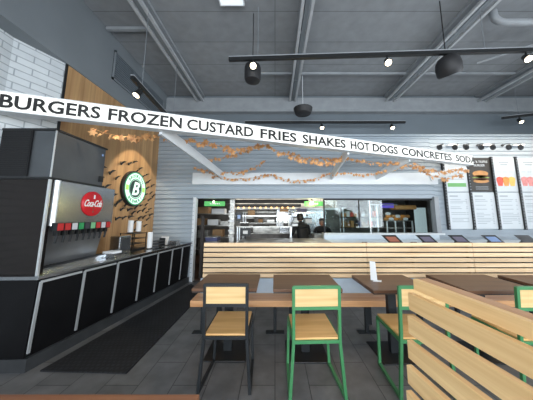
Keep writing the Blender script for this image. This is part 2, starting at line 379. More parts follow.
# vent grille on the gray bulkhead
v = thing('wall_vent', 'large rectangular louvred vent on the sloping grey upper left wall', 'vent', (-2.88, 3.5, 3.9))
m = MB()
for k in range(12): m.box((0.005, 0.03, 0.02 + k * 0.042), (0.018, 1.67, 0.045 + k * 0.042))
m.build('louvre', M['backgray'], v)
MB().box((0, 0, 0), (0.008, 1.7, 0.55)).build('backing', M['toekick'], v)
m = MB().box((0, 0, 0), (0.025, 1.7, 0.03)).box((0, 0, 0.52), (0.025, 1.7, 0.55)).box((0, 0, 0), (0.025, 0.03, 0.55)).box((0, 1.67, 0), (0.025, 1.7, 0.55))
m.build('frame', M['graywall'], v)
# ceiling light diffuser near the top edge
d = thing('ceiling_light', 'pale rectangular ceiling light fixture at the top edge of the view', 'ceiling light', (-0.66, 2.74, 4.7))
MB().box((-0.17, -0.3, -0.05), (0.2, 0.13, 0)).build('housing', M['whitemetal'], d)
MB().box((-0.15, -0.28, -0.058), (0.18, 0.11, -0.05)).build('diffuser', M['diffuser'], d)
# bent duct pipe
p = MB().tube([(3.44, 3.0, 4.7), (3.44, 3.0, 4.62), (3.46, 3.0, 4.56), (3.52, 3.0, 4.52), (3.60, 3.0, 4.505), (6.5, 3.0, 4.505)], 0.05, 14)
tag(p.build('pipe', M['beam'], smooth=True), 'grey elbowed pipe under the ceiling at top right', 'pipe')
p = MB().tube([(3.95, 3.85, 4.46), (4.8, 3.15, 4.46), (5.7, 2.5, 4.46)], 0.02, 8)
tag(p.build('conduit', M['beam'], smooth=True), 'thin diagonal conduit below the elbowed pipe at top right', 'conduit')

# ================================================================ TRACK LIGHTS, SPEAKERS
def track(a, b, label, susp):
    a, b = Vector(a), Vector(b)
    r = thing('lamp_track', label, 'track light rail', a)
    MB().bar((0, 0, 0), b - a, 0.045, 0.05).build('rail', M['black'], r)
    MB().bar((0, 0, 0.032), b - a + Vector((0, 0, 0.032)), 0.05, 0.012).build('top_strip', M['beam'], r)
    for t in susp:
        q = (b - a) * t; MB().tube([q + Vector((0, 0, 0.03)), q + Vector((0, 0, 4.65 - (a + q).z))], 0.004, 6).build('suspension_rod', M['graywall'], r)
track((-0.68, 2.9, 3.79), (3.6, 2.72, 3.79), 'long black lamp track hanging across the ceiling in front of the joists', (0.1, 0.85))
track((-0.73, 5.0, 3.77), (3.18, 5.0, 3.77), 'black lamp track with two lit lamps hanging near the back wall', (0.33,))
track((-1.87, 2.6, 3.3), (-1.99, 4.2, 3.3), 'short black lamp track hanging beside the timber wall', (0.15, 0.85))
track((5.45, 4.9, 3.83), (6.9, 4.4, 3.83), 'short black lamp track at the far right near the back wall', (0.2, 0.7))
def spot(loc, aim, label, power=8):
    r = thing('spotlight', label, 'spotlight', loc)
    d = Vector(aim).normalized()
    MB().tube([(0, 0, 0), (0, 0, -0.06)], 0.012, 8).build('stem', M['black'], r)
    c = Vector((0, 0, -0.09))
    h = MB().tube([c - d * 0.06, c - d * 0.05, c + d * 0.02, c + d * 0.055], [0.02, 0.036, 0.042, 0.052], 16); h.build('housing', M['black'], r, smooth=True)
    MB().tube([c + d * 0.052, c + d * 0.062], [0.044, 0.036], 16).build('lamp_lens', M['bulb'], r, smooth=True)
    l = bpy.data.lights.new('spot_lamp', 'SPOT'); l.energy = power; l.spot_size = math.radians(70); l.color = (1, 0.84, 0.62); l.shadow_soft_size = 0.04
    o = bpy.data.objects.new('spot_lamp', l); COL.objects.link(o); o.parent = r; o.location = c + d * 0.08
    o.rotation_euler = d.to_track_quat('-Z', 'Y').to_euler()
    return r
spot((-0.32, 2.88, 3.77), (0.1, -0.75, -0.7), 'lit black spotlight at the left end of the long track', 30)
spot((1.60, 2.80, 3.77), (-0.1, -0.6, -0.8), 'lit black spotlight on the middle of the long track', 30)
spot((3.50, 2.73, 3.77), (-0.25, -0.6, -0.75), 'lit black spotlight by the right edge of the long track', 30)
spot((1.14, 5.0, 3.75), (0, -0.5, -0.85), 'left lit spotlight of the pair on the back track', 20)
spot((2.85, 5.0, 3.75), (0, -0.5, -0.85), 'right lit spotlight of the pair on the back track', 20)
spot((-1.89, 2.78, 3.28), (-0.3, -0.35, -0.85), 'lit spotlight hanging on the short track beside the timber wall', 30)
spot((-1.98, 4.1, 3.28), (-0.6, 0.2, -0.8), 'small black spotlight hidden at the far end of the left track', 40)
spot((5.75, 4.8, 3.81), (0, -0.5, -0.85), 'lit spotlight on the short track at far right', 20)

r = thing('pendant_speaker', 'black cylindrical pendant speaker hanging behind the left end of the long track', 'speaker', (-0.34, 3.02, 3.63))
MB().lathe([(0.05, 0.16), (0.115, 0.14), (0.125, 0.10), (0.125, -0.06), (0.11, -0.10), (0.06, -0.12)], n=24).build('housing', M['speaker'], r, smooth=True)
MB().lathe([(0.012, 0.16), (0.03, 0.17), (0.03, 0.20), (0.01, 0.22)], n=12).build('cap', M['black'], r)
MB().tube([(0, 0, 0.2), (0, 0, 1.05)], 0.007, 6).build('cable', M['black'], r)
r = thing('pendant_speaker', 'black slanted dome speaker hanging on the right side of the ceiling', 'speaker', (2.46, 2.8, 3.60))
m = MB().lathe([(0.13, -0.12), (0.15, -0.09), (0.155, 0.0), (0.14, 0.08), (0.10, 0.135), (0.03, 0.16)], n=28)
bmesh.ops.rotate(m.bm, verts=m.bm.verts, cent=(0, 0, 0), matrix=Matrix.Rotation(math.radians(-22), 3, 'Y') @ Matrix.Rotation(math.radians(18), 3, 'X'))
m.build('housing', M['speaker'], r, smooth=True)
MB().tube([(-0.02, 0, 0.12), (-0.02, 0, 0.2), (-0.02, 0, 1.06)], [0.02, 0.007, 0.007], 8).build('cable', M['black'], r)
r = thing('pendant_speaker', 'small flat black pendant speaker on a thin white cable near the back wall', 'speaker', (0.62, 4.5, 3.80))
MB().lathe([(0.12, -0.08), (0.17, -0.06), (0.20, 0.02), (0.21, 0.06), (0.04, 0.075), (0.02, 0.09)], n=28).build('housing', M['speaker'], r, smooth=True)
MB().tube([(0, 0, 0.08), (0, 0, 0.88)], 0.006, 6).build('cable', M['whitemetal'], r)

# ================================================================ RIBBON SIGN AND CANOPY FRAME
A = Vector((-3.04, 2.06, 2.59)); B = Vector((4.46, 4.745, 2.645)); DIR = (B - A).normalized(); NRM = Vector((DIR.y, -DIR.x, 0))
HB = 0.205
sg = thing('overhead_sign', 'long white overhead band sign with black capital lettering listing the menu', 'sign', A, math.atan2(DIR.y, DIR.x))
sg.rotation_euler = (0, -math.asin(DIR.z), math.atan2(DIR.y, DIR.x))
LEN = (B - A).length
MB().box((0, -0.02, 0), (LEN, 0.02, HB)).build('band', M['signwhite'], sg)
m = MB().box((0, -0.026, -0.008), (LEN, 0.10, 0)).box((0, -0.026, HB), (LEN, 0.10, HB + 0.008)); m.build('edge_flange', M['whitemetal'], sg)
def t_at(px):     # distance along the band where the photo's column px meets it
    k = (px - 275) / 215
    # X/d = k with d = Y*c + z'*s
    c, s = math.cos(math.radians(7.5)), math.sin(math.radians(7.5)); zz = 1.17
    return (k * (A.y * c + zz * s) - A.x) / (DIR.x - k * DIR.y * c)
for w, x0, x1 in (('BURGERS', 1, 101), ('FROZEN', 109, 182), ('CUSTARD', 187, 253), ('FRIES', 260, 296), ('SHAKES', 302, 345), ('HOT', 350, 369), ('DOGS', 372, 397), ('CONCRETES', 401, 451), ('SODA', 455, 475)):
    t0, t1 = t_at(x0), t_at(x1)
    mt = Matrix.Translation(((t0 + t1) / 2, -0.022, HB / 2)) @ RX90
    text_mesh('lettering', w, M['ink'], sg, mt, width=t1 - t0, height=0.15, depth=0.002, bold=0.022)
def on_band(px, off=0.0, z=2.6):
    q = A + DIR * t_at(px); return Vector((q.x, q.y + off, z))
cf = thing('canopy_frame', 'white metal canopy frame reaching from the band sign back to the siding', 'canopy', (0, 0, 0))
MB().box((-1.98, 5.08, 2.25), (3.9, 5.14, 2.53)).build('rear_fascia', M['whitemetal'], cf)
def brace(a, b, w=0.16, h=0.035): MB().bar(a, b, w, h, up=(0, 0, 1)).build('crossbar', M['whitemetal'], cf)
MB().bar(on_band(157, .10, 2.64), (-1.22, 5.08, 2.44), 0.035, 0.16).build('crossbar', M['whitemetal'], cf)
MB().bar(on_band(350, .10, 2.66), (1.35, 5.08, 2.44), 0.035, 0.16).build('crossbar', M['whitemetal'], cf)
MB().bar(on_band(412, .10, 2.66), (2.42, 5.08, 2.44), 0.035, 0.16).build('crossbar', M['whitemetal'], cf)
MB().bar(on_band(472, .16, 2.62), (3.72, 5.08, 2.40), 0.035, 0.16).build('crossbar', M['whitemetal'], cf)
# leaf garlands
def garland(pts, label, size=0.045, step=0.055):
    """pts: 3-D anchor points, leaves threaded on a string"""
    pts = [Vector(p) for p in pts]; m = MB(); m.tube(pts, 0.004, 5)
    for a, b in zip(pts, pts[1:]):
        n = max(1, int((b - a).length / step))
        for i in range(n):
            c = a.lerp(b, (i + random.random() * 0.8) / n) + Vector((random.uniform(-.015, .015), random.uniform(-.02, .02), random.uniform(-.05, .02)))
            s = size * random.uniform(0.6, 1.25)
            R = Matrix.Rotation(random.uniform(0, 6.28), 3, 'Y') @ Matrix.Rotation(random.uniform(-.7, .7), 3, 'X')
            star = [(1, 0), (.45, .28), (.55, .8), (.1, .45), (-.5, .75), (-.42, .2), (-1, 0), (-.42, -.2), (-.5, -.75), (.1, -.45), (.55, -.8), (.45, -.28)]
            vs = [m.bm.verts.new(c + R @ Vector((x * s, 0.25 * s * (x * x), y * s))) for x, y in star]
            cc = m.bm.verts.new(c + R @ Vector((0, -0.12 * s, 0)))
            for q in range(12): m.bm.faces.new([cc, vs[q], vs[(q + 1) % 12]])
    o = m.build('leaf_garland', M['leaf']); return tag(o, label, 'leaf garland', 'orange leaf garlands under the band sign')
th = math.radians(7.5); C_, S_ = math.cos(th), math.sin(th)
def P(px, py, Y):
    a = (px - 275) / 215; b = (187.7 - py) / 215; k = Y / (C_ - b * S_)
    return (a * k, Y, 1.5 + (S_ + b * C_) * k)
garland([P(92, 128, 2.6), P(104, 133, 2.7), P(120, 136, 2.8), P(137, 138, 2.95), P(150, 137, 3.1), P(170, 137, 3.2), P(190, 141, 3.3), P(212, 144, 3.45)], 'orange leaf garland at the left, hanging below the words BURGERS FROZEN', 0.065)
garland([P(212, 144, 3.45), P(235, 150, 3.6), P(250, 147, 3.7), P(266, 146, 3.75), P(280, 152, 3.8), P(300, 160, 3.9), P(330, 164, 4.0), P(345, 157, 4.05)], 'orange leaf garland hanging just below the word CUSTARD and FRIES', 0.06)
garland([P(193, 157, 4.2), P(212, 160, 4.3), P(230, 156, 4.2), P(246, 150, 4.0), P(262, 146, 3.8)], 'short orange leaf garland swagging beside the left crossbar', 0.05)
garland([P(195, 169, 4.7), P(222, 173, 4.8), P(245, 172, 4.8), P(256, 167, 4.7), P(266, 160, 4.5)], 'orange leaf garland sagging in front of the rear fascia, left of centre', 0.05)
garland([P(212, 176, 5.0), P(232, 179, 5.0), P(252, 178, 5.0), P(270, 174, 5.0), P(290, 181, 4.95), P(312, 180, 4.9), P(332, 173, 4.8), P(352, 174, 4.8), P(375, 174, 4.8), P(392, 168, 4.7)], 'longest orange leaf garland strung low across the rear fascia', 0.045)
garland([P(288, 152, 4.2), P(303, 158, 4.3), P(330, 158, 4.3), P(360, 160, 4.4), P(378, 163, 4.4), P(400, 164, 4.4)], 'orange leaf garland hanging below the words SHAKES and HOT', 0.05)
garland([P(392, 168, 4.6), P(405, 164, 4.6), P(420, 168, 4.6), P(432, 176, 4.6), P(448, 179, 4.6), P(462, 174, 4.6)], 'orange leaf garland drooping near the right end of the band sign', 0.06)
garland([P(415, 163, 4.4), P(428, 171, 4.4), P(440, 172, 4.4), P(452, 170, 4.45), P(470, 170, 4.55)], 'orange leaf garland below the word CONCRETES', 0.06)

# ================================================================ LEFT SERVICE COUNTER
ca = math.atan2(5.12 - 2.25, -1.93 + 2.38) - PI / 2    # turn of the counter front
ct = thing('service_counter', 'long black-panelled beverage counter with stainless top along the left wall', 'counter', (-2.38, 2.25, 0), ca)
CL = 2.88
Rc = Matrix.Rotation(-ca, 3, 'Z')
def cw(x, y, z): # room point -> counter frame
    q = Rc @ Vector((x + 2.38, y - 2.25, 0)); return (q.x, q.y, z)
def slab(z0, z1, f0, f1):
    P0 = [(-3.06, 2.24), (-2.38, 2.26), (-1.93, 5.12), (-2.88, 5.12), (-2.88, 2.82), (-3.06, 2.66)]
    lo, hi = [], []
    for i, (x, y) in enumerate(P0):
        p, q = Vector(cw(x, y, z0)), Vector(cw(x, y, z1))
        if i in (1, 2): p.x += f0; q.x += f1
        if i in (0, 1) and f1: p.y += .02; q.y += .02
        lo.append(p); hi.append(q)
    m = MB(); A_ = [m.bm.verts.new(p) for p in lo]; B_ = [m.bm.verts.new(p) for p in hi]
    m.bm.faces.new(A_[::-1]); m.bm.faces.new(B_)
    for i in range(6): j = (i + 1) % 6; m.bm.faces.new([A_[i], A_[j], B_[j], B_[i]])
    return m
slab(0.12, 0.86, -0.075, -0.03).build('body', M['blackpanel'], ct)
slab(0.0, 0.12, -0.035, -0.035).build('toe_kick', M['toekick'], ct)
slab(0.86, 0.895, 0, 0).build('countertop', M['steelx'], ct, bevel=0.004)
ys = [0.03, 0.47, 0.94, 1.38, 1.78, 2.2, 2.55, 2.86]
for i in range(7):
    y0, y1 = ys[i] + 0.02, ys[i + 1] - 0.02
    f = MB()
    def Q(y, z): return -0.062 + 0.045 * (z - 0.12) / 0.73
    dd = MB().hexa([(Q(0, .17) - .02, y0, 0.17), (Q(0, .17), y0, 0.17), (Q(0, .17), y1, 0.17), (Q(0, .17) - .02, y1, 0.17), (Q(0, .82) - .02, y0, 0.82), (Q(0, .82), y0, 0.82), (Q(0, .82), y1, 0.82), (Q(0, .82) - .02, y1, 0.82)]).build('door', M['blackpanel'], ct)
    e = MB()
    for a, b in (((y0, .16), (y0, .835)), ((y0, .835), (y1, .835))):
        e.bar((Q(0, a[1]) + 0.003, a[0], a[1]), (Q(0, b[1]) + 0.003, b[0], b[1]), 0.016, 0.022)
    e.build('steel_edge', M['doortrim'], dd)

# floor mat
tag(MB().poly([(-2.28, 2.3, 0.003), (-1.42, 2.27, 0.003), (-1.40, 4.45, 0.003), (-1.86, 5.0, 0.003)], (0, 0, 0.012)).build('floor_mat', M['rubber']), 'long black rubber anti-fatigue mat on the floor in front of the beverage counter', 'mat')

# soda dispenser
sd = thing('soda_dispenser', 'tall stainless soda fountain with red round logo on the beverage counter', 'soda dispenser', (-2.42, 2.3, 0.895))
MB().hexa([(-0.62, 0, 0), (-0.025, 0, 0), (-0.025, 0.06, 0), (-0.62, 0.06, 0), (-0.62, 0, 1.0), (-0.025, 0, 1.0), (-0.025, 0.06, 1.0), (-0.62, 0.06, 1.0)]).build('side_panel', M['darkside'], sd)
MB().box((-0.03, -0.008, 0), (-0.008, 0.012, 1.0)).build('corner_trim', M['chrome'], sd)
m = MB().tube([(-0.022, 0.085, 0.5), (-0.022, 0.085, 1.0)], 0.032, 16); m.build('rounded_corner', M['chrome'], sd, smooth=True)
MB().box((-0.4, 0.08, 0.5), (0.008, 0.92, 1.0)).build('head_cabinet', M['steel'], sd, bevel=0.006)
MB().hexa([(-0.42, 0.06, 0.05), (-0.17, 0.06, 0.05), (-0.17, 0.9, 0.05), (-0.42, 0.9, 0.05), (-0.42, 0.06, 0.5), (-0.08, 0.06, 0.5), (-0.08, 0.9, 0.5), (-0.42, 0.9, 0.5)]).build('backsplash', M['backsplash'], sd)
m = MB().box((-0.42, 0.02, 0), (-0.05, 0.95, 0.05)); m.build('drip_tray', M['steel'], sd)
m = MB()
for k in range(22): m.box((-0.27, 0.06 + k * 0.04, 0.05), (-0.06, 0.075 + k * 0.04, 0.056))
m.build('drip_grate', M['toekick'], sd)
cols = ['r', 'r', 'w', 'g', 'k', 'lg', 'r', 'w', 'r']; by = [0.10, 0.185, 0.27, 0.355, 0.44, 0.525, 0.61, 0.695, 0.78]
for k, (c, y) in enumerate(zip(cols, by)):
    vv = MB().box((0.0, y - 0.038, 0.44), (0.06, y + 0.038, 0.53)).box((0.005, y - 0.018, 0.39), (0.045, y + 0.018, 0.46)).tube([(0.025, y, 0.40), (0.025, y, 0.355)], 0.011, 8).build('valve', M['black'], sd)
    MB().box((0.06, y - 0.031, 0.448), (0.068, y + 0.031, 0.524)).build('button', M['btn_' + c], vv)
    MB().bar((0.035, y, 0.39), (0.02, y, 0.31), 0.012, 0.02).build('lever', M['toekick'], vv)
lg_ = MB().lathe([(0.16, 0), (0.16, 0.012), (0.145, 0.018)], c=(0.008, 0.54, 0.765), n=40, axis='x').build('logo_disc', M['cokered'], sd)
RZX = Matrix.Rotation(PI / 2, 4, 'Z') @ RX90     # plane facing +x, reading along +y
text_mesh('logo_lettering', 'Coca-Cola', M['white'], lg_, Matrix.Translation((0.028, 0.54, 0.77)) @ RZX, width=0.27, height=0.09, depth=0.002, bold=0.012, shear=0.5, spacing=0.85)
bt = MB().lathe([(0.012, 0.09), (0.014, 0.065), (0.010, 0.055), (0.012, 0.045), (0.024, 0.02), (0.020, -0.01), (0.024, -0.04), (0.020, -0.055)], n=12)
bmesh.ops.scale(bt.bm, verts=bt.bm.verts, vec=(0.15, 1, .8)); bmesh.ops.translate(bt.bm, verts=bt.bm.verts, vec=(0.023, 0.545, 0.69))
bt.build('bottle_emblem', M['patty'], lg_)
bt = MB().box((0.024, 0.535, 0.83), (0.03, 0.555, 0.88)); bt.build('bottle_top', M['white'], lg_)
# ice maker on top
im = thing('ice_maker', 'dark grey ice maker box with black side grille standing on the soda fountain', 'ice maker', (-2.42, 2.3, 1.90))
MB().box((-0.46, 0.012, 0.02), (-0.06, 0.72, 0.54)).build('body', M['icegrey'], im, bevel=0.006)
MB().hexa([(-0.62, 0.0, 0.02), (-0.03, 0.01, 0.02), (-0.03, 0.72, 0.02), (-0.38, 0.72, 0.02), (-0.62, 0.0, 0.55), (-0.03, 0.01, 0.55), (-0.03, 0.72, 0.55), (-0.38, 0.72, 0.55)]).build('front_panel', M['icegrey'], im, bevel=0.004)
MB().poly([(-0.62, -0.01, 0.55), (-0.02, -0.01, 0.55), (-0.02, 0.74, 0.55), (-0.44, 0.74, 0.55), (-0.62, 0.34, 0.55)], (0, 0, 0.022)).build('lid', M['black'], im)
MB().poly([(-0.62, -0.01, 0.0), (-0.02, -0.01, 0.0), (-0.02, 0.74, 0.0), (-0.44, 0.74, 0.0), (-0.62, 0.34, 0.0)], (0, 0, 0.022)).build('base_rim', M['black'], im)
m = MB().box((-0.61, -0.012, 0.03), (-0.27, 0.0, 0.545))
for k in range(24): m.box((-0.60, -0.018, 0.04 + k * 0.021), (-0.28, -0.012, 0.05 + k * 0.021))
m.build('side_grille', M['grille'], im)
MB().box((-0.03, 0.0, 0.02), (-0.02, 0.012, 0.55)).build('edge_strip', M['chrome'], im)
MB().box((-0.03, 0.64, 0.07), (0.0, 0.69, 0.15)).build('control_box', M['black'], im)
m = MB().box((-0.03, 0.66, 0.44), (-0.024, 0.68, 0.47)); m.build('badge', M['screenblue'], im)

# items at the far end of the counter
def cpt(u, v): # point on the counter: u toward wall, v along
    q = Matrix.Rotation(ca, 3, 'Z') @ Vector((u, v, 0)); return (q.x - 2.38, q.y + 2.25)
def cup_stack(x, y, z, h, label, r=0.045, lid=False):
    o = thing('cup_stack', label, 'cups', (x, y, z))
    prof = [(r * 0.75, 0)]
    k = 0.02
    while k < h: prof += [(r, k), (r * 0.96, k + 0.004)]; k += 0.018
    prof.append((r * 0.8, h))
    MB().lathe(prof, n=16).build('cups', M['paper'], o)
    MB().lathe([(r * 1.15, -0.0), (r * 1.15, 0.012)], n=16).build('holder', M['black'], o)
x, y = cpt(-0.30, 1.30)
nd = thing('napkin_dispenser', 'boxy stainless napkin dispenser on the beverage counter beside the cups', 'dispenser', (x, y, 0.9), ca)
MB().box((-0.12, -0.12, 0), (0.06, 0.10, 0.28)).build('case', M['steel'], nd, bevel=0.01)
MB().box((0.06, -0.09, 0.05), (0.066, 0.07, 0.23)).build('face_plate', M['toekick'], nd)
x, y = cpt(-0.42, 1.30)
cr = thing('cup_rack', 'black wire cup rack behind the napkin dispenser', 'rack', (x, y + .35, 0.9), ca)
MB().box((-0.15, -0.1, 0), (0.12, 0.25, 0.02)).build('base', M['black'], cr)
m = MB()
for k in range(3): m.box((-0.14, -0.08, 0.10 + k * 0.09), (0.11, 0.24, 0.108 + k * 0.09))
m.build('shelf', M['black'], cr)
for q, w in ((-.14, -.08), (.11, -.08), (-.14, .24), (.11, .24)): MB().bar((q, w, 0), (q, w, .30), 0.012).build('post', M['black'], cr)
cup_stack(x, y + .32, 1.20, 0.22, 'tall white cup stack on top of the wire rack, left one')
cup_stack(x + .02, y + .52, 1.20, 0.20, 'tall white cup stack on top of the wire rack, right one')
x, y = cpt(-0.25, 1.85); cup_stack(x, y, 0.9, 0.30, 'white cup stack standing on the beverage counter right of the rack')
x, y = cpt(-0.18, 2.0)
cd = thing('condiment_rack', 'small dark condiment rack behind the standing cup stack', 'rack', (x, y, 0.9), ca)
for k in range(3): MB().box((-.06, -.08, .01 + k * .05), (.06, .1, .035 + k * .05)).build('shelf', M['toekick'], cd)
MB().box((-.06, .1, 0), (.06, .11, .17)).build('back', M['black'], cd)
x, y = cpt(-0.30, 2.3)
pc = thing('notice_card', 'white notice card in a dark stand at the end of the beverage counter', 'card', (x, y, 0.9), ca)
MB().hexa([(-.08, 0, 0), (.09, 0, 0), (.09, .01, 0), (-.08, .01, 0), (-.08, .05, .17), (.09, .05, .17), (.09, .06, .17), (-.08, .06, .17)]).build('card', M['paper'], pc)
MB().box((-.09, -.02, 0), (.10, .09, .012)).build('stand', M['black'], pc)
x, y = cpt(-0.16, 2.45)
tag(MB().hexa([(x - .12, y - .1, .895), (x + .1, y - .1, .895), (x + .1, y + .1, .895), (x - .12, y + .1, .895), (x - .1, y - .08, .98), (x + .08, y - .08, .98), (x + .08, y + .08, .98), (x - .1, y + .08, .98)]).build('steel_bin', M['steel']), 'low stainless bin at the far end of the beverage counter', 'bin')
x, y = cpt(-0.22, 1.12)
tr = thing('straw_tray', 'low stainless tray with white packets between soda fountain and napkins', 'tray', (x, y, 0.9), ca)
MB().box((-.14, -.14, 0), (.10, .05, .05)).build('tray', M['steel'], tr)
for k in range(4): MB().box((-.12 + k * .05, -.12, .05), (-.09 + k * .05, .03, .075)).build('packets', M['paper'], tr)

# ================================================================ TIMBER WALL DECORATION
rs = thing('round_sign', 'round lit green and white emblem sign on the timber wall', 'sign', (-2.9, 4.34, 2.05))
MB().lathe([(0.36, 0), (0.36, 0.05), (0.34, 0.06)], n=48, axis='x').build('backing', M['black'], rs)
MB().lathe([(0.325, 0.05), (0.325, 0.066)], n=48, axis='x').build('face', M['signface'], rs)
def ring(r0, r1, x, m, name, parent, a0=0, a1=2 * PI, n=40, t=0.006, c=(0, 0)):
    b = MB()
    for k in range(n):
        p, q = a0 + (a1 - a0) * k / n, a0 + (a1 - a0) * (k + 1) / n
        pts = [(x, c[0] + r0 * math.cos(p), c[1] + r0 * math.sin(p)), (x, c[0] + r1 * math.cos(p), c[1] + r1 * math.sin(p)), (x, c[0] + r1 * math.cos(q), c[1] + r1 * math.sin(q)), (x, c[0] + r0 * math.cos(q), c[1] + r0 * math.sin(q))]
        b.poly(pts, (t, 0, 0))
    return b.build(name, m, parent)
ring(0.315, 0.335, 0.066, M['signring'], 'outer_ring', rs)
ring(0.19, 0.205, 0.066, M['signring'], 'inner_ring', rs)
MB().lathe([(0.178, 0.064), (0.178, 0.069)], n=40, axis='x').build('centre_disc', mat('sign_dark_green', (0.02, 0.06, 0.045), 0.5), rs)
text_mesh('emblem_letter', 'B', M['signface'], rs, Matrix.Translation((0.072, 0.0, 0.0)) @ RZX, height=0.27, width=0.22, depth=0.003, bold=0.02, shear=0.25)
for nm, wd, a0, st, flip in (('upper', 'BROOKLYN', 2.45, -0.255, 1), ('lower', 'BREWERY', 3.95, 0.26, -1)):
    for i, chh in enumerate(wd):
        a = a0 + st * i
        mt = Matrix.Translation((0.07, 0.26 * math.cos(a), 0.26 * math.sin(a))) @ RZX @ Matrix.Rotation(a - PI / 2 if flip > 0 else a + PI / 2, 4, 'Z')
        text_mesh('ring_letter', chh, M['signring'], rs, mt, height=0.065, depth=0.002, bold=0.004)
for yy in (-0.255, 0.255): MB().box((0.066, yy - 0.035, -0.05), (0.073, yy + 0.035, 0.05)).build('lime_panel', M['ledgreen'], rs)
def bird():
    m = MB()
    for sgn, L_ in ((-1, .085), (1, .10)):
        pts = [(0.006, 0, 0.012), (0.03, sgn * L_ * .45, 0.040), (0.05, sgn * L_, 0.022), (0.035, sgn * L_ * .7, 0.012), (0.03, sgn * L_ * .4, 0.006), (0.006, 0, -0.024)]
        m.poly([Vector(p) for p in pts], (0.004, 0, 0))
    m.box((0.0, -0.010, -0.030), (0.014, 0.010, 0.014))
    return m.build('bird_cutout', M['ink'])
b0 = bird(); tag(b0, 'small black bird-shaped cutout flying across the timber wall', 'wall decoration', 'black bird cutouts on the timber wall'); b0.location = (-2.9, 3.45, 2.12)
spots = [(3.62, 1.98), (3.7, 2.25), (3.85, 2.18), (3.95, 2.48), (4.15, 2.52), (4.3, 2.6), (4.5, 2.5), (4.62, 2.35), (4.75, 2.42), (4.72, 2.22), (4.8, 2.12), (4.85, 2.28), (4.95, 2.02), (4.78, 1.98), (4.9, 1.86), (4.7, 1.85), (4.8, 1.74), (4.62, 1.72), (4.72, 1.62),
         (4.85, 1.58), (4.55, 1.58), (4.45, 1.66), (4.6, 1.45), (4.75, 1.46), (4.9, 1.42), (4.38, 1.55), (4.25, 1.62), (4.3, 1.48), (4.45, 1.36), (4.65, 1.32), (4.82, 1.28), (4.15, 1.7), (4.05, 1.62), (4.0, 1.78), (4.12, 1.46), (4.5, 1.22), (4.95, 1.65), (3.9, 1.7), (3.8, 1.85), (3.6, 1.62), (3.7, 1.5), (3.95, 1.45),
         (4.98, 2.2), (5.05, 1.95), (5.0, 1.52), (4.4, 2.42), (3.5, 2.3), (3.55, 1.82)]
for y, z in spots:
    c = b0.copy(); COL.objects.link(c); c.location = (-2.9, y, z); s = random.uniform(0.6, 1.05) if y > 4 else random.uniform(0.85, 1.2); c.scale = (1, s, s)
    c.rotation_euler = (random.uniform(-.1, .7), 0, 0)

# ================================================================ BOOTH BENCH
bb = thing('banquette', 'long slatted pale wooden banquette bench running along the order counter', 'bench', (0, 3.2, 0))
X0, X1 = -1.03, 6.6
edges = [X0, 1.32, 2.85, 4.4, X1]
for i in range(4):
    a, b = edges[i], edges[i + 1]; m = MB()
    for k in range(7):
        z = 0.635 + k * 0.0711; g = 0.0025
        m.box((a + g, -0.015, z), (b - g, 0.012, z + 0.053))
    m.build('slat_panel', M['slat'], bb, bevel=0.003)
for x in (-0.82, 0.2, 1.28, 2.0, 2.8, 3.6, 4.35, 5.4, 6.4): MB().box((x, 0.012, 0.0), (x + 0.07, 0.05, 1.12)).build('upright', M['charcoal'], bb)
MB().box((X0, 0.052, 0.3), (X1, 0.06, 1.1)).build('back_board', M['toekick'], bb)
MB().box((X0 - .02, -0.02, 0.40), (X1, 0.0, 0.625)).build('lower_panel', M['laminate'], bb)
m = MB()
for k in range(3): m.box((X0 - 0.05, -0.30 + k * 0.098, 0.355), (X1, -0.205 + k * 0.098, 0.43))
m.build('seat', M['bench'], bb, bevel=0.004)
for x in (-0.95, 0.0, 1.2, 2.4, 3.6, 4.8, 6.0):
    MB().box((x - 0.02, -0.20, 0.0), (x + 0.02, -0.16, 0.355)).box((x - .12, -.22, 0), (x + .12, -.14, .008)).build('leg', M['charcoal'], bb)

# ================================================================ TABLES
def table(x, y, w, d, label, rz=0, colx=0.0):
    r = thing('dining_table', label, 'table', (x, y, 0), rz)
    MB().box((-w / 2, -d / 2, 0.722), (w / 2, d / 2, 0.75)).build('tabletop', M['walnut'], r, bevel=0.003)
    MB().box((-w / 2 + .004, -d / 2 + .004, 0.708), (w / 2 - .004, d / 2 - .004, 0.722)).build('edge_band', M['edge'], r)
    MB().box((-0.045, -0.03, 0.012), (0.045, 0.03, 0.69)).build('column', M['charcoal'], r)
    m = MB().box((-0.22, -0.2, 0), (0.22, 0.2, 0.012)); m.build('base_plate', M['black'], r, bevel=0.003)
    MB().box((-0.2, -0.16, 0.69), (0.2, 0.16, 0.708)).build('top_bracket', M['black'], r)
    return r
table(-0.53, 2.64, 0.68, 0.56, 'dark walnut table behind the black-framed chair')
table(0.34, 2.62, 0.72, 0.56, 'dark walnut table behind the front green-framed chair')
table(1.32, 2.60, 0.66, 0.58, 'dark walnut table carrying the white folded menu card', math.radians(2))
table(2.33, 2.60, 0.76, 0.62, 'dark walnut table behind the slatted divider, right of the menu-card table')
table(3.25, 2.58, 0.80, 0.60, 'dark walnut table cut off by the right edge of the view')
tag(MB().hexa([(1.13, 2.66, .75), (1.19, 2.62, .75), (1.195, 2.63, .75), (1.135, 2.67, .75), (1.15, 2.71, .955), (1.20, 2.67, .955), (1.205, 2.68, .955), (1.155, 2.72, .955)]).build('menu_card', M['paper']), 'white upright menu card standing on the third walnut table', 'card')
tag(MB().poly([(1.13, 2.60, .7505), (1.22, 2.58, .7505), (1.25, 2.64, .7505), (1.16, 2.66, .7505)], (0, 0, .003)).build('card_foot', M['paper']), 'small white paper lying in front of the menu card', 'paper')
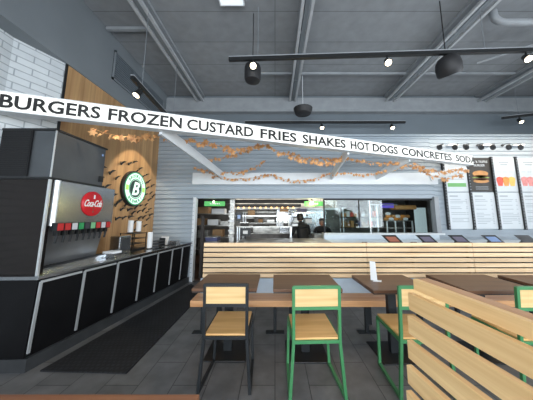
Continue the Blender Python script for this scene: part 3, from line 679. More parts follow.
# foreground table
ft = thing('dining_table', 'reddish wooden table top at the bottom left edge of the view', 'table', (-0.95, 0.70, 0))
MB().box((-0.63, -0.33, 0.72), (0.63, 0.32, 0.75)).build('tabletop', M['fgtable'], ft, bevel=0.003)
MB().box((-0.045, -0.03, 0.012), (0.045, 0.03, 0.72)).build('column', M['charcoal'], ft)
MB().box((-0.22, -0.2, 0), (0.22, 0.2, 0.012)).build('base_plate', M['black'], ft)

# ================================================================ CHAIRS
def chair(loc, rz, metal, label, sw=0.40, group=None):
    r = thing('dining_chair', label, 'chair', loc, rz, group)
    t = 0.026; w = sw / 2 - t / 2; D = 0.44
    for s, nm in ((-1, 0), (1, 0)):
        MB().bar((s * w, 0, 0.44), (s * w, -0.03, 0.90), t, t, up=(0, 1, 0)).build('back_upright', metal, r, bevel=0.002)
        MB().bar((s * w, 0, 0.455), (s * (w + 0.035), 0.0, 0.0), t, t, up=(0, 1, 0)).build('leg', metal, r, bevel=0.002)
        MB().bar((s * w, D, 0.455), (s * (w + 0.015), D - 0.02, 0.0), t, t, up=(0, 1, 0)).build('leg', metal, r, bevel=0.002)
        MB().bar((s * (w + 0.035), -0.01, t / 2), (s * (w + 0.015), D - 0.01, t / 2), t, t).build('floor_runner', metal, r, bevel=0.002)
    m = MB().bar((-w, 0, 0.445), (w, 0, 0.445), t, t).bar((-w, D, 0.445), (w, D, 0.445), t, t)
    for s in (-1, 1): m.bar((s * w, 0, 0.445), (s * w, D, 0.445), t, t)
    m.build('seat_frame', metal, r)
    MB().bar((-w, -0.03, 0.892), (w, -0.03, 0.892), t, t).bar((-w, -0.019, 0.72), (w, -0.019, 0.72), t, t).build('back_rail', metal, r)
    MB().hexa([(-w + t / 2, -0.026, .73), (w - t / 2, -0.026, .73), (w - t / 2, -0.012, .73), (-w + t / 2, -0.012, .73), (-w + t / 2, -0.037, .882), (w - t / 2, -0.037, .882), (w - t / 2, -0.023, .882), (-w + t / 2, -0.023, .882)]).build('backrest', M['backwood'], r)
    m = MB().box((-w + 0.005, 0.005, 0.4555), (w - 0.005, D + 0.02, 0.472)); m.build('seat', M['seatwood'], r, bevel=0.003)
    return r
chair((-0.435, 2.04, 0), math.radians(0), M['charcoal'], 'wooden chair with black metal frame in front of the left walnut table')
chair((0.355, 1.98, 0), math.radians(2), M['green'], 'wooden chair with green metal frame, seen from behind at centre', 0.42)
chair((1.27, 1.98, 0), math.radians(-1), M['green'], 'green-framed wooden chair partly hidden by the left end of the slatted divider', 0.42)
chair((2.26, 1.96, 0), 0, M['green'], 'green-framed wooden chair peeking over the slatted divider at right', 0.42)

# ================================================================ NEAR SLATTED DIVIDER
dv = thing('slatted_divider', 'pale wooden slatted bench divider in the right foreground', 'divider', (0.672, 1.15, 0), math.radians(8))
for k in range(8):
    z0, x0 = 1.035 - k * 0.110, -0.012 * k
    MB().box((x0, -1.75, z0), (x0 + 0.028, 0.0, z0 + 0.082)).build('slat', M['slatnear'], dv, bevel=0.003)
MB().box((0.035, -1.75, 1.128), (0.063, 0.0, 1.182)).build('slat', M['slatnear'], dv, bevel=0.003)
MB().box((0.063, -1.75, 1.154), (0.120, 0.0, 1.182)).build('cap_board', M['cap'], dv, bevel=0.003)
for y in (-0.9, -1.65):
    MB().hexa([(-.06, y - .03, 0), (0, y - .03, 0), (0, y + .03, 0), (-.06, y + .03, 0), (.03, y - .03, 1.15), (.075, y - .03, 1.15), (.075, y + .03, 1.15), (.03, y + .03, 1.15)]).build('post', M['charcoal'], dv)
MB().box((0.03, -1.75, 0.36), (0.48, -0.0, 0.43)).build('seat', M['bench'], dv)
for y in (-0.3, -1.4): MB().box((0.42, y - .02, 0), (0.46, y + .02, 0.36)).build('leg', M['charcoal'], dv)

# ================================================================ ORDER COUNTER, TABLETS
oc = thing('order_counter', 'pale blue-white order counter running behind the banquette', 'counter', (0, 4.4, 0))
MB().box((1.15, 0.0, 0.0), (8.0, 0.70, 0.93)).build('body', M['orderfront'], oc)
MB().box((1.12, -0.03, 0.93), (8.0, 0.72, 0.955)).build('countertop', M['orderfront'], oc, bevel=0.004)
MB().box((-0.75, 0.0, 0.0), (1.12, 0.08, 0.95)).build('low_front', M['kitsteel'], oc)
MB().box((-0.75, -0.02, 0.95), (1.12, 0.72, 0.985)).build('low_shelf', M['kitsteel'], oc)
def tablet(x, w, label, scr):
    r = thing('order_tablet', label, 'tablet', (x, 4.40, 0.955), 0)
    def sl(ww, z0, z1, off):
        # leaning slab: foot in front, head behind and turned a little to the left
        k = lambda u, t, d: (u * ww / 2 + .05 - .12 * t, 0.07 * t + off + d, .005 + .155 * t)
        return MB().hexa([k(-1, z0, 0), k(1, z0, 0), k(1, z0, .015), k(-1, z0, .015), k(-1, z1, 0), k(1, z1, 0), k(1, z1, .015), k(-1, z1, .015)])
    sl(w, 0, 1, 0).build('case', M['black'], r, bevel=0.002)
    sl(w * .7, .2, .8, -.003).build('screen', scr, r)
    MB().hexa([(-.04, .06, 0), (.04, .06, 0), (.04, .16, 0), (-.04, .16, 0), (-.03, .065, .06), (.03, .065, .06), (.03, .09, .08), (-.03, .09, .08)]).build('stand', M['black'], r)
for px, l, s in ((391, 'order tablet with orange and white screen, leftmost on the order counter', 'screenorange'), (425, 'dark order tablet directly right of the orange-screened one', 'screen'), (457, 'order tablet with bluish screen below the first menu column', 'screen'), (490, 'order tablet with pale blue screen below the dark burger board', 'screenblue'), (523, 'dark order tablet nearest the right edge of the view', 'grille')):
    tablet((px - 275) / 215 * 4.48 * 0.985, 0.29, l, M[s])

# ================================================================ MENU BOARDS
colx = [4.10, 4.70, 5.30, 5.90, 6.50]
def board(x0, x1, z0, z1, kind, label):
    r = thing('menu_board', label, 'menu board', ((x0 + x1) / 2, 5.16, z0))
    w, h = x1 - x0, z1 - z0
    bg = M['menudark'] if kind == 'burger' else M['menuwhite']
    MB().box((-w / 2, -0.012, 0), (w / 2, 0.0, h)).build('panel', bg, r)
    m = MB()
    def put(x, z, ww, hh, mt, nm='print'): return MB().box((x - ww / 2, -0.016, z), (x + ww / 2, -0.012, z + hh)).build(nm, mt, r)
    if kind == 'list':
        random.seed(int(x0 * 10))
        z = h - 0.10; m.box((-w * .38, -0.015, z), (-w * .02, -0.012, z + 0.028))
        z -= 0.075
        while z > 0.12:
            l = random.uniform(.3, .75) * w; m.box((-w * .38, -0.015, z), (-w * .38 + l, -0.012, z + 0.012)); m.box((w * .30, -0.015, z), (w * .37, -0.012, z + 0.012))
            z -= random.choice((0.04, 0.04, 0.095))
        m.build('printed_lines', M['menugrey'], r)
    elif kind == 'green':
        put(0, 0.12, w * .82, 0.09, M['menugreen'], 'green_bar')
        text_mesh('title', 'SHACK', M['menugrey'], r, Matrix.Translation((0, -0.014, h - .14)) @ RX90, width=w * .55, height=.06, depth=.002)
        for k in range(4): m.box((-w * .35, -0.015, .30 + k * .07), (w * .35, -0.012, .315 + k * .07))
        m.build('printed_lines', M['menugrey'], r)
    elif kind == 'burger':
        text_mesh('title', 'BLACK TRUFFLE', M['menuwhite'], r, Matrix.Translation((0, -0.014, h - .10)) @ RX90, width=w * .78, height=.055, depth=.002)
        text_mesh('title', 'BURGER', M['menuwhite'], r, Matrix.Translation((0, -0.014, h - .19)) @ RX90, width=w * .5, height=.055, depth=.002)
        def blob(z, rw, rh, mt, nm):
            q = MB(); pts = [(rw * math.cos(a), -0.012, z + rh * math.sin(a)) for a in [2 * PI * k / 20 for k in range(20)]]; q.poly(pts, (0, -0.005, 0)); q.build(nm, mt, r)
        blob(.26, .19, .05, M['bun'], 'lower_bun'); blob(.31, .20, .035, M['patty'], 'patty'); blob(.345, .21, .02, M['lettuce'], 'lettuce'); blob(.375, .19, .03, M['patty'], 'patty'); blob(.44, .19, .08, M['bun'], 'upper_bun')
        for k in range(2): m.box((-w * .28, -0.015, .06 + k * .05), (w * .28, -0.012, .072 + k * .05))
        m.build('printed_lines', M['menugrey'], r)
    else:
        m.box((-w * .22, -0.015, h - .13), (w * .22, -0.012, h - .10)).box((-w * .16, -0.015, h - .19), (w * .16, -0.012, h - .16))
        for k in (-1, 0, 1): m.box((k * w * .27 - .05, -0.015, .48), (k * w * .27 + .05, -0.012, .49))
        m.build('printed_lines', M['menugrey'], r)
        cl = ('drinkred', 'drinkorange', 'drinkyellow') if kind == 'drinks' else ('drinkpink', 'drinkpink', 'drinkred')
        for k, c in zip((-1, 0, 1), cl):
            xx = k * w * .27; q = MB().poly([(xx - .05, -0.012, .14), (xx + .05, -0.012, .14), (xx + .085, -0.012, .30), (xx + .07, -.012, .345), (xx, -.012, .37), (xx - .07, -.012, .345), (xx - .085, -0.012, .30)], (0, -0.004, 0)); q.build('printed_drink', M[c], r)
    return r
top = [('green', 'upper menu board with a green bar, half hidden by the band sign end'), ('burger', 'dark upper menu board picturing a burger'), ('drinks', 'white upper menu board picturing red, orange and yellow drinks'), ('pink', 'white upper menu board picturing pink drinks at the right edge')]
low = ['lower printed menu list under the green-bar board', 'lower printed menu list under the dark burger board', 'lower printed menu list under the orange drinks board', 'lower printed menu list under the pink drinks board']
for i in range(4):
    a, b = colx[i] + 0.03, colx[i + 1] - 0.03
    board(a, b, 2.08, 2.92, top[i][0], top[i][1]); board(a, b, 1.20, 2.06, 'list', low[i])
for i, x in enumerate(colx):
    m = MB().box((x - 0.024, 5.12, 1.18), (x + 0.024, 5.17, 2.94))
    o = m.build('menu_rail', M['black'])
    tag(o, ['black vertical rail at the left edge of the menu boards', 'black vertical rail left of the dark burger board', 'black vertical rail right of the dark burger board', 'black vertical rail right of the orange drinks board', 'black vertical rail beyond the pink drinks board'][i], 'rail')
    m = MB(); z = 1.22
    while z < 2.9: m.lathe([(0.011, 0), (0.011, 0.004)], c=(x, 5.117, z), n=8, axis='y'); z += 0.07
    m.build('perforation', M['menugrey'], o)
# gooseneck lamps above the boards
def gooseneck(x, label):
    r = thing('wall_lamp', label, 'wall lamp', (x, 5.17, 3.04))
    MB().tube([(0.50, 0, 0.20), (0.47, -0.12, 0.20), (0.30, -0.35, 0.12), (0.05, -0.54, -0.02)], 0.009, 8).build('arm', M['black'], r)
    MB().lathe([(0.05, -0.02), (0.062, -0.01), (0.06, 0.01), (0.03, 0.025)], c=(0.03, -0.56, -0.03), n=18, axis='y').build('shade', M['black'], r, smooth=True)
    MB().lathe([(0.03, 0), (0.03, 0.02)], c=(0.50, -0.02, 0.20), n=12, axis='y').build('wall_plate', M['black'], r)
for k, px in enumerate((442, 457.5, 469, 484, 496, 512, 524)):
    gooseneck((px - 275) / 215 * 4.72 - 0.05, ['leftmost black gooseneck lamp above the menu boards', 'second gooseneck lamp from the left above the menu boards', 'third gooseneck lamp from the left above the menu boards', 'fourth gooseneck lamp from the left, above the dark burger board', 'fifth gooseneck lamp from the left above the menu boards', 'sixth gooseneck lamp from the left, above the drinks boards', 'rightmost black gooseneck lamp above the menu boards'][k])
ll = []
for k, x in enumerate((4.35, 5.15, 5.95)):
    r = thing('lamp_bar', ['pale lit lamp bar above the left menu boards', 'pale lit lamp bar above the dark burger board', 'pale lit lamp bar above the right drinks boards'][k], 'lamp', (x, 5.05, 3.22))
    MB().box((-.12, -.02, 0), (.12, .125, .018)).build('housing', M['whitemetal'], r)
    MB().box((-.11, -.015, -.006), (.11, .04, 0)).build('tube', mat('pale_lamp_tube', (1, .95, .85), .5, emit=(1, .9, .75), estr=2.0), r)

# ================================================================ PASS-THROUGH WINDOW
st = MB().box((1.15, 5.12, 1.06), (3.98, 5.36, 1.10)); struct(st.build('trim_4', M['whitemetal']))
wf = MB().box((1.18, 5.20, 1.88), (3.88, 5.26, 1.93)).box((1.17, 5.2, 1.1), (1.20, 5.26, 1.9))
w3 = struct(wf.build('window_3', M['charcoal']))
MB().box((3.80, 5.12, 1.10), (3.90, 5.28, 1.96)).build('jamb', M['beam'], w3)
MB().box((1.2, 5.225, 1.10), (2.28, 5.231, 1.88)).build('pane', M['glass2'], w3)
MB().box((2.30, 5.245, 1.10), (3.80, 5.251, 1.88)).build('pane', M['glass'], w3)
MB().box((2.28, 5.22, 1.10), (2.30, 5.255, 1.88)).build('mullion', M['chrome'], w3)
struct(MB().box((-1.97, 5.17, 0), (-1.90, 5.30, 1.95)).build('door_frame_1', M['whitemetal']))

# ================================================================ KITCHEN
struct(MB().box((-3.2, 8.6, 0), (8.2, 8.75, 2.7)).build('wall_kitchen_back', M['kitwall']))
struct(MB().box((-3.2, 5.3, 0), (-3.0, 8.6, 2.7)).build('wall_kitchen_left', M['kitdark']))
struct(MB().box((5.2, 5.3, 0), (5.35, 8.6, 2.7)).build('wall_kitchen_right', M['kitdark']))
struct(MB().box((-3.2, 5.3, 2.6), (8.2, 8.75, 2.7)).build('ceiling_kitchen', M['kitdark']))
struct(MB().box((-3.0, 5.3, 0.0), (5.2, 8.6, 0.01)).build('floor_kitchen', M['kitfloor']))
# backlit green signs
def gsign(x0, x1, y, z0, z1, label):
    r = thing('hanging_sign', label, 'sign', ((x0 + x1) / 2, y, z0))
    w = (x1 - x0) / 2; h = z1 - z0
    MB().box((-w, -0.02, 0), (w, 0.02, h)).build('panel', M['greensign'], r)
    m = MB(); x = -w * .45
    while x < w * .45: m.box((x, -0.025, h * .38), (x + 0.03, -0.02, h * .62)); x += 0.045
    m.build('printed_marks', M['white'], r)
    MB().bar((-w * .8, 0, h), (-w * .8, 0, 2.6 - z0), 0.008).bar((w * .8, 0, h), (w * .8, 0, 2.6 - z0), 0.008).build('hanger', M['toekick'], r)
gsign(-1.80, -1.28, 5.5, 1.75, 1.87, 'green hanging sign at the left side of the kitchen opening')
gsign(0.75, 1.22, 5.5, 1.75, 1.87, 'green hanging sign in the middle of the kitchen opening beside the bright lamp')
def pendant(x, y, z, label, m='bulb', s=0.035):
    r = thing('kitchen_lamp', label, 'lamp', (x, y, z))
    MB().lathe([(s * .5, s), (s, s * .3), (s, -s * .3), (s * .4, -s)], n=12).build('bulb', M[m], r, smooth=True)
    MB().lathe([(s * .5, s), (s * .5, s * 2), (s * .2, s * 3)], n=10).tube([(0, 0, s * 2.8), (0, 0, 2.6 - z)], .004, 6).build('socket', M['toekick'], r)
pendant(-1.55, 5.43, 1.86, 'small bright lamp in front of the left green sign', s=.022)
pendant(0.93, 5.43, 1.83, 'bright yellow lamp in front of the middle green sign', s=.04)
l = bpy.data.lights.new('pendant_glow', 'POINT'); l.energy = 6; l.color = (1, .8, .3); l.shadow_soft_size = .05
o = bpy.data.objects.new('pendant_glow', l); COL.objects.link(o); o.location = (0.93, 5.34, 1.75)
# heat-lamp shelf
hs = thing('heat_lamp_shelf', 'dark overhead shelf with a row of warm heat lamps in the kitchen', 'shelf', (-0.3, 5.9, 1.72))
MB().box((-0.95, -0.1, 0.03), (1.0, 0.25, 0.10)).build('shelf', M['kitdark'], hs)
for k in range(12): MB().lathe([(0.012, 0.0), (0.03, -0.02), (0.026, -0.045)], c=(-0.85 + k * 0.15, -0.02, 0.03), n=10).build('heat_lamp', M['bulbdim'], hs)
MB().box((-1.6, -0.12, 0.12), (1.2, -0.10, 0.22)).build('valance', M['kitdark'], hs)
hd = thing('extractor_hood', 'wide stainless extractor hood at the rear of the kitchen', 'hood', (0, 8.1, 1.75))
MB().hexa([(-1.5, -0.5, 0), (2.2, -0.5, 0), (2.2, 0.5, 0), (-1.5, 0.5, 0), (-1.5, -0.3, 0.7), (2.2, -0.3, 0.7), (2.2, 0.5, 0.7), (-1.5, 0.5, 0.7)]).build('canopy', M['kitsteel'], hd)
MB().box((-1.5, -0.52, -0.03), (2.2, -0.48, 0.03)).build('lip', M['chrome'], hd)
def shelf_unit(x0, x1, y, zs, label, depth=0.35, mt='kitsteel', top=None, name='steel_shelf'):
    r = thing(name, label, 'shelf', ((x0 + x1) / 2, y, 0)); w = (x1 - x0) / 2
    for z in zs: MB().box((-w, 0, z), (w, depth, z + 0.025)).build('shelf_board', M[mt], r)
    for a in (-w + .02, w - .02):
        for b in (0.02, depth - .02): MB().bar((a, b, 0), (a, b, top or max(zs)), 0.025).build('post', M['chrome'], r)
    return r
shelf_unit(-0.95, 0.42, 5.40, (0.86, 1.22), 'stainless pass table facing the diners in the kitchen opening', 0.36, name='pass_table')
shelf_unit(-1.1, 1.4, 7.4, (0.9, 1.25, 1.62), 'stainless cooking line shelf at mid kitchen', 0.6)
shelf_unit(-2.6, -1.35, 6.6, (0.5, 0.85, 1.2, 1.55), 'steel rack of supplies at the left of the kitchen', 0.5, name='storage_rack')
po = MB().box((-1.17, 5.6, 0.0), (-1.05, 5.72, 2.6)); tag(po.build('steel_column', M['kitsteel']), 'square stainless column left of the kitchen screens', 'column')
# stacked bins left of the banquette
for k, z in enumerate((0.5, 0.62, 0.74, 0.86)):
    r = thing('storage_bin', ['purple-blue storage bin, bottom one of the stack beside the banquette', 'second purple-blue bin from the bottom beside the banquette', 'third purple-blue bin from the bottom beside the banquette', 'purple-blue storage bin, topmost of the stack beside the banquette'][k], 'bin', (-1.62, 5.75, z))
    MB().hexa([(-.14, -.15, 0), (.14, -.15, 0), (.14, .15, 0), (-.14, .15, 0), (-.16, -.17, .10), (.16, -.17, .10), (.16, .17, .10), (-.16, .17, .10)]).build('tub', M['purple'], r)
    MB().box((-.165, -.175, .10), (.165, .175, .115)).build('rim', M['kitsteel'], r)
tag(MB().box((-1.8, 5.55, 0), (-1.4, 5.95, 0.5)).build('low_cabinet', M['kitdark']), 'dark low cabinet carrying the stack of purple bins', 'cabinet')
# boxes and containers
def bx(name, x, y, z, w, d, h, m, label, cat, grp=None): return tag(MB().box((x - w / 2, y, z), (x + w / 2, y + d, z + h)).build(name, M[m], bevel=0.006), label, cat, grp)
bx('cardboard_box', -0.62, 5.62, 1.517, 0.18, 0.15, 0.13, 'cardboard', 'brown box on the bracket shelf in the kitchen opening', 'box')
tag(MB().box((-1.05, 5.6, 1.49), (0.4, 5.82, 1.515)).build('bracket_shelf', M['kitsteel']), 'thin steel shelf above the kitchen pass table', 'shelf')
bx('cardboard_box', 0.32, 7.5, 1.645, 0.3, 0.25, 0.22, 'cardboard', 'brown box on the cooking line shelf left of the cook', 'box')
rk = [(-2.3, 1.225, .3, .2, 'cardboard', 'brown carton on the left of the supply rack upper shelf'), (-1.9, 1.225, .32, .17, 'white', 'white tub beside the carton on the supply rack'), (-1.55, 1.225, .25, .12, 'kitsteel', 'steel pan at the right end of the supply rack'),
      (-2.25, 1.575, .4, .2, 'cardboard', 'large carton on top of the supply rack'), (-1.75, 1.575, .4, .15, 'paper', 'pale box on top of the supply rack'), (-2.2, .875, .3, .2, 'kitsteel', 'steel container low on the supply rack'), (-1.75, .875, .3, .22, 'cardboard', 'brown carton low on the supply rack')]
for x, z, w, h, m, l in rk: bx('storage_box', x, 6.65, z, w, .3, h, m, l, 'container')
def monitor(x, y, z, w, h, label, m='screenblue'):
    r = thing('kitchen_monitor', label, 'monitor', (x, y, z))
    MB().box((-w / 2, 0, 0), (w / 2, .04, h)).build('case', M['black'], r)
    MB().box((-w * .22, -.004, h * .25), (w * .22, 0, h * .7)).build('screen', M[m], r)
    MB().bar((0, .03, 0), (0, .03, -.065), .03).build('bracket', M['black'], r)
monitor(-0.93, 5.6, 1.38, .17, .21, 'small black order monitor beside the steel column')
monitor(-0.68, 5.02, 1.05, .24, .17, 'black register screen low beside the steel column', 'kitsteel')
for k in range(6):
    bx('paper_tray', -1.11, 5.5, 0.99 + k * .12, .14, .09, .05, 'white' if k % 2 else 'kitsteel', ['lowest steel tray on the column', 'lowest white tray on the column', 'middle steel tray on the column', 'middle white tray on the column', 'upper steel tray on the column', 'topmost white tray on the column'][k], 'tray')
for k, x in enumerate((0.1, 0.2, 0.33)):
    r = thing('squeeze_bottle', ['white bottle at the left on the pass table', 'white bottle in the middle on the pass table', 'white bottle at the right on the pass table'][k], 'bottle', (x, 5.55, 1.245))
    MB().lathe([(.03, 0), (.032, .02), (.032, .11), (.012, .14), (.006, .18)], n=12).build('body', M['white'], r, smooth=True)
bx('griddle', -0.3, 7.45, .925, .9, .5, .22, 'kitsteel', 'stainless griddle on the cooking line', 'griddle')
bx('fryer', 0.9, 7.45, .925, .6, .5, .28, 'kitsteel', 'stainless fryer on the cooking line behind the cook', 'fryer')
bx('metal_lid', -0.35, 5.5, 1.245, .42, .06, .03, 'kitdark', 'long dark lid lying on the pass table', 'lid')
pn = tag(MB().lathe([(.12, 0), (.17, .09), (.18, .10), (.16, .10), (.12, .12)], c=(.76, 6.15, 1.60), n=20).build('stock_pan', M['screenblue'] if False else mat('violet_steel', (.28, .28, .42), .35, .5)), 'violet-grey round pan on the shelf above the cook', 'pan')
tag(MB().box((.55, 6.05, 1.575), (1.15, 6.35, 1.60)).build('pan_shelf', M['kitsteel']), 'short steel shelf carrying the round pan above the cook', 'shelf')
# right part seen by glass: dark pantry with shelves
shelf_unit(2.25, 3.4, 7.2, (0.7, 1.1, 1.45, 1.8), 'dark pantry shelving seen behind the glass', 0.4, 'kitdark', name='pantry_shelf')
cs = ['cardboard', 'patty', 'bun', 'kitsteel', 'purple', 'paper', 'drinkred']
pl = ['far left', 'left', 'second left', 'centre left', 'centre', 'centre right', 'second right', 'right', 'far right']
for lv, (z, nm) in enumerate(((1.125, 'lower'), (1.475, 'upper'))):
    for k in range(9):
        bx('pantry_package', 2.33 + k * .125, 7.25, z, .10, .2, random.uniform(.1, .24), random.choice(cs), 'small package at the %s of the %s pantry shelf behind glass' % (pl[k], nm), 'package')
tag(MB().bar((3.0, 5.915, 1.84), (3.0, 5.915, 2.6), .01).build('sign_hanger', M['toekick']), 'thin hanger of the small purple sign', 'hanger')
bk = thing('display_rack', 'pale rack heaped with wrapped rolls behind the glass at right', 'rack', (3.55, 6.2, 0))
for z in (.95, 1.15, 1.35): MB().box((-.38, 0, z), (.38, .35, z + .02)).build('shelf_board', M['kitsteel'], bk)
for x in (-.36, -.12, .12, .36): MB().bar((x, 0.01, 0), (x, 0.01, 1.35), .03).build('post', M['paper'], bk)
for k in range(11):
    x = 3.25 + (k % 5) * .14 + (.06 if k > 4 else 0); z = 1.37 + (k // 5) * .075
    tag(MB().lathe([(.02, -.07), (.045, -.05), (.05, .0), (.045, .05), (.02, .07)], c=(x, 6.35, z + .045), n=10, axis='x').build('wrapped_roll', M[('bun', 'paper', 'drinkorange')[k % 3]], smooth=True), 'wrapped roll heaped on the rack behind the glass', 'bread roll', 'wrapped rolls on the display rack')
lr = tag(MB().box((2.9, 5.9, 1.72), (3.25, 5.93, 1.84)).build('purple_sign', mat('purple_sign', (.08, .05, .35), .5, emit=(.2, .12, .9), estr=.3)), 'small purple lit sign inside the window', 'sign')
hb = thing('hanging_bundle', 'brown bundle slung near the top right of the kitchen window', 'bundle', (3.65, 6.15, 1.68))
MB().box((-.3, -.15, 0), (.3, .15, .12)).build('sack', M['bun'], hb, bevel=.03)
for x in (-.2, .2): MB().bar((x, 0, .11), (x, 0, .92), .012).build('strap', M['toekick'], hb)
tag(MB().box((4.25, 6.6, 0.01), (4.6, 6.62, 1.75)).build('lit_panel', mat('pale_panel', (.6, .7, .72), .5, emit=(.7, .85, .9), estr=.35)), 'pale blue lit panel at the right side of the kitchen window', 'panel')
rl = MB().tube([(2.45, 5.75, 1.75), (2.55, 5.75, 1.80), (3.3, 5.8, 1.80)], .012, 8).tube([(2.72, 5.75, 0.0), (2.72, 5.75, 1.8)], .014, 8)
tag(rl.build('pipe_rail', M['chrome']), 'thin metal pipe stand behind the kitchen glass', 'stand')

# people
def body(name, joints, edges, m, parent, sub=2):
    bm = bmesh.new(); sk = bm.verts.layers.skin.new(); vs = []
    for i, (p, r) in enumerate(joints):
        v = bm.verts.new(p); rr = r if isinstance(r, tuple) else (r, r); v[sk].radius = rr; v[sk].use_root = (i == 0); vs.append(v)
    for a, b in edges: bm.edges.new((vs[a], vs[b]))
    me = bpy.data.meshes.new(name); bm.to_mesh(me); bm.free()
    o = bpy.data.objects.new(name, me); COL.objects.link(o)
    o.modifiers.new('skin', 'SKIN').use_smooth_shade = True
    s = o.modifiers.new('sub', 'SUBSURF'); s.levels = sub; s.render_levels = sub
    me.materials.append(m)
    if parent: adopt(o, parent)
    return o
def hand(w, d, parent, side):
    """palm, four unequal curled fingers and a thumb leaving the side of the palm"""
    w = Vector(w); d = Vector(d).normalized(); up = Vector((0, 0, 1)); r = d.cross(up).normalized(); n = r.cross(d)
    J = [(tuple(w), .022), (tuple(w + d * .045), (.034, .014)), (tuple(w + d * .085), (.036, .013))]; E_ = [(0, 1), (1, 2)]
    for k, L_ in enumerate((.062, .074, .070, .054)):
        o = r * (-.027 + .018 * k); b = w + d * .088 + o; i = len(J)
        J += [(tuple(b), .009), (tuple(b + d * L_ * .5 - n * .008), .0085), (tuple(b + d * L_ * .85 - n * .03), .0075)]; E_ += [(2, i), (i, i + 1), (i + 1, i + 2)]
    b = w + d * .03 - r * .03 * side; i = len(J)
    J += [(tuple(b), .010), (tuple(b + d * .03 - r * .022 * side - n * .01), .0095), (tuple(b + d * .058 - r * .02 * side - n * .025), .008)]; E_ += [(1, i), (i, i + 1), (i + 1, i + 2)]
    return body('hand', J, E_, M['skin'], parent, 1)
def person(loc, rz, label, hatmat, bend=0.18, H=1.0):
    r = thing('person', label, 'person', loc, rz)
    b = bend
    # facing +y; joints (x, y, z)
    hip = (0, 0, .93 * H); wa = (0, .03 * 1 + b * .2, 1.08 * H); ch = (0, b * .6, 1.26 * H); nk = (0, b, 1.42 * H)
    hd_ = (0, b + .05, 1.48 * H)
    J = [(hip, (.17, .12)), (wa, (.17, .12)), (ch, (.20, .13)), ((0, b * .9, 1.36 * H), (.12, .085)), (nk, .055), (hd_, .05)]
    E_ = [(0, 1), (1, 2), (2, 3), (3, 4), (4, 5)]
    for s in (-1, 1):
        i = len(J)
        J += [((s * .19, b * .85, 1.34 * H), .07), ((s * .27, b * .9 + .02, 1.10 * H), .048), ((s * .17, b + .25, 1.03 * H), .032)]; E_ += [(3, i), (i, i + 1), (i + 1, i + 2)]
        i = len(J)
        J += [((s * .09, 0, .86 * H), .095), ((s * .10, .02, .48 * H), .06), ((s * .10, -.02, .09), .042), ((s * .10, .10, .045), .038)]; E_ += [(0, i), (i, i + 1), (i + 1, i + 2), (i + 2, i + 3)]
    bd = body('body', J, E_, M['shirt'], r)
    hc = Vector((0, b + .07, 1.57 * H))
    m = MB(); bmesh.ops.create_uvsphere(m.bm, u_segments=20, v_segments=14, radius=.1)
    for v in m.bm.verts:
        v.co.x *= .78; v.co.z *= 1.15
        if v.co.y > 0 and v.co.z < 0: v.co.y *= .92
        v.co.x *= 1 - .2 * max(0, -v.co.z / .115)
        v.co += hc
    # nose, ears
    m.hexa([tuple(hc + Vector(p)) for p in ((-.014, .085, -.03), (.014, .085, -.03), (.01, .09, -.03), (-.01, .09, -.03), (-.006, .085, .02), (.006, .085, .02), (.004, .095, .02), (-.004, .095, .02))])
    for s in (-1, 1): m.lathe([(.012, -.008), (.024, 0), (.012, .008)], c=tuple(hc + Vector((s * .08, 0, -.01))), n=10, axis='x')
    m.build('head', M['skin'], r, smooth=True)
    for s in (-1, 1):
        e = MB().lathe([(.004, 0), (.011, .004), (.004, .008)], c=tuple(hc + Vector((s * .03, .086, .012))), n=10, axis='y'); e.build('eye', M['ink'], r)
    MB().box(tuple(hc + Vector((-.022, .080, -.058))), tuple(hc + Vector((.022, .088, -.050)))).build('mouth', M['drinkred'], r)
    m = MB(); bmesh.ops.create_uvsphere(m.bm, u_segments=20, v_segments=12, radius=.108)
    for v in list(m.bm.verts):
        v.co.x *= .82; v.co.z *= 1.1; v.co.y -= .014
    bmesh.ops.delete(m.bm, geom=[v for v in m.bm.verts if (v.co.y > .03 and v.co.z < .05) or v.co.z < -.07], context='VERTS')
    for v in m.bm.verts: v.co += hc
    m.build('hair', M['hair'], r, smooth=True)
    m = MB().lathe([(.088, .045), (.092, .06), (.085, .10), (.05, .13), (.01, .137)], c=tuple(hc + Vector((0, -.008, 0))), n=20)
    m.poly([tuple(hc + Vector(p)) for p in ((-.06, .06, .045), (.06, .06, .045), (.045, .14, .035), (-.045, .14, .035))], (0, 0, .008))
    m.build('cap', hatmat, r, smooth=True)
    for s in (-1, 1): hand((s * .17, b + .25, 1.03 * H), (-.25 * s, 1, -.05), r, s)
    return r
person((0.79, 5.98, 0), math.radians(22), 'person in black shirt and dark cap working at the kitchen line, seen mostly from behind', M['black'], .15, .92)
person((1.50, 6.9, 0), math.radians(165), 'person in black behind the middle of the kitchen, face partly visible', M['black'], .2, .83)

# ================================================================ OUTSIDE, mirrored in the kitchen glass
def street_tree(x, y, h, label):
    r = thing('street_tree', label, 'tree', (x, y, 0))
    MB().tube([(0, 0, 0), (.03, 0, h * .3), (0, .02, h * .6)], [.06, .045, .03], 8).build('trunk', M['cardboard'], r)
    m = MB(); rr = random.Random(int(x * 10))
    for k in range(1300):
        a, b, q = rr.uniform(0, 6.28), rr.uniform(-1, 1), rr.uniform(.3, 1) ** .5
        c = Vector((math.cos(a) * q * .75 * math.sqrt(1 - b * b), math.sin(a) * q * .3 * math.sqrt(1 - b * b), h * .55 + b * q * h * .42))
        R_ = Matrix.Rotation(rr.uniform(0, 6), 3, 'Y') @ Matrix.Rotation(rr.uniform(-1, 1), 3, 'X')
        m.bm.faces.new([m.bm.verts.new(c + R_ @ Vector(v)) for v in ((-.07, 0, 0), (0, .01, .04), (.08, 0, 0), (0, -.01, -.04))])
    m.build('crown', M['foliage'], r)
struct(MB().box((-4, -6, -.12), (9, -2.75, -.02)).build('ground_outside', M['kitwall']))
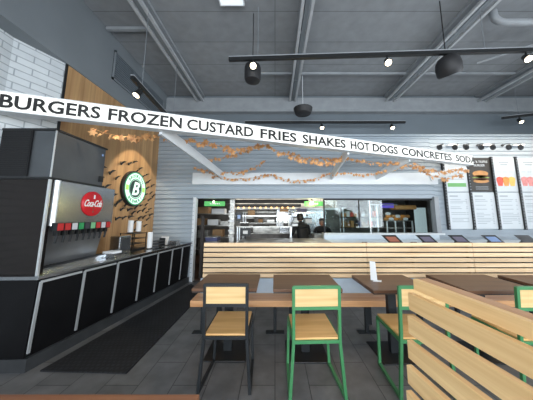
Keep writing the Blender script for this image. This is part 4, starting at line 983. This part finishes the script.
street_tree(3.3, -3.25, 2.3, 'leafy young tree outside the storefront, mirrored in the kitchen glass, left one')
street_tree(4.5, -3.25, 2.0, 'leafy young tree outside the storefront, mirrored in the kitchen glass, right one')

sp_ = thing('splashback', 'pale stainless splashback panel behind the cook', 'panel', (0.95, 7.95, 0.9))
MB().box((-.9, 0, 0), (.9, .03, .85)).build('sheet', M['steel'], sp_)
MB().box((-.9, -.01, .83), (.9, 0, .85)).build('rim', M['chrome'], sp_)
# ================================================================ kitchen clutter
rr = random.Random(5)
def small(name, x, y, z, w, h, m, label, cat, d=.14):
    r = thing(name, label, cat, (x, y, z)); MB().box((-w / 2, 0, 0), (w / 2, d, h)).build('body', M[m], r, bevel=.005)
    MB().box((-w / 2 - .004, -.004, h * .82), (w / 2 + .004, d + .004, h)).build('lid', M['kitdark' if m != 'kitdark' else 'kitsteel'], r)
def hung(name, x, y, z, label, ln):
    r = thing(name, label, 'utensil', (x, y, z)); MB().bar((0, 0, 0), (0, 0, -ln), .014).build('handle', M['kitdark'], r)
    MB().lathe([(.01, -ln - .05), (.04, -ln - .03), (.045, -ln), (.01, -ln + .01)], n=12).build('bowl', M['kitsteel'], r)
tag(MB().tube([(-1.0, 7.1, 1.72), (1.3, 7.1, 1.72)], .012, 8).tube([(-1.0, 7.1, 1.72), (-1.0, 7.1, 2.6)], .01, 6).tube([(1.3, 7.1, 1.72), (1.3, 7.1, 2.6)], .01, 6).build('utensil_rail', M['chrome']), 'steel rail hung with utensils in the middle of the kitchen', 'rail')
for k, x in enumerate((-.8, -.62, -.2, .05, .5, 1.05)):
    hung('ladle', x, 7.1, 1.71, ['leftmost ladle on the kitchen utensil rail', 'second ladle from the left on the utensil rail', 'third ladle from the left on the utensil rail', 'fourth ladle from the left on the utensil rail', 'fifth ladle from the left on the utensil rail', 'rightmost ladle on the utensil rail'][k], (.12, .2, .15, .22, .14, .18)[k])
for k, (x, w, h, m, l) in enumerate(((-.85, .22, .17, 'kitdark', 'dark warming box at the left of the upper cooking shelf'), (-.5, .15, .14, 'cardboard', 'brown carton on the upper cooking shelf'), (-.15, .26, .12, 'kitsteel', 'low steel tray on the upper cooking shelf'), (.75, .2, .2, 'kitsteel', 'steel container on the upper cooking shelf behind the cook'), (1.15, .22, .16, 'white', 'white container at the right of the upper cooking shelf'))):
    small('food_container', x, 7.45, 1.277, w, h, m, l, 'container', .3)
for k, (x, w, h, m, l) in enumerate(((-.42, .2, .12, 'kitdark', 'dark box at the left end of the pass table'), (.85, .14, .09, 'white', 'white card box on the pass table before the cook'), (.62, .12, .12, 'kitdark', 'black box on the pass table left of the white one'))):
    small('pass_box', x - .35, 5.46, 1.247, w, h * .8, m, l, 'box', .14)
small('coffee_grinder', 1.22, 5.95, .01, .3, 1.02, 'kitdark', 'dark machine at the right end of the kitchen opening', 'machine', .3)
tag(MB().box((-1.85, 5.45, 0), (-1.78, 5.52, 1.5)).build('dark_post', M['kitdark']), 'slim dark post just inside the passage by the siding wall', 'post')
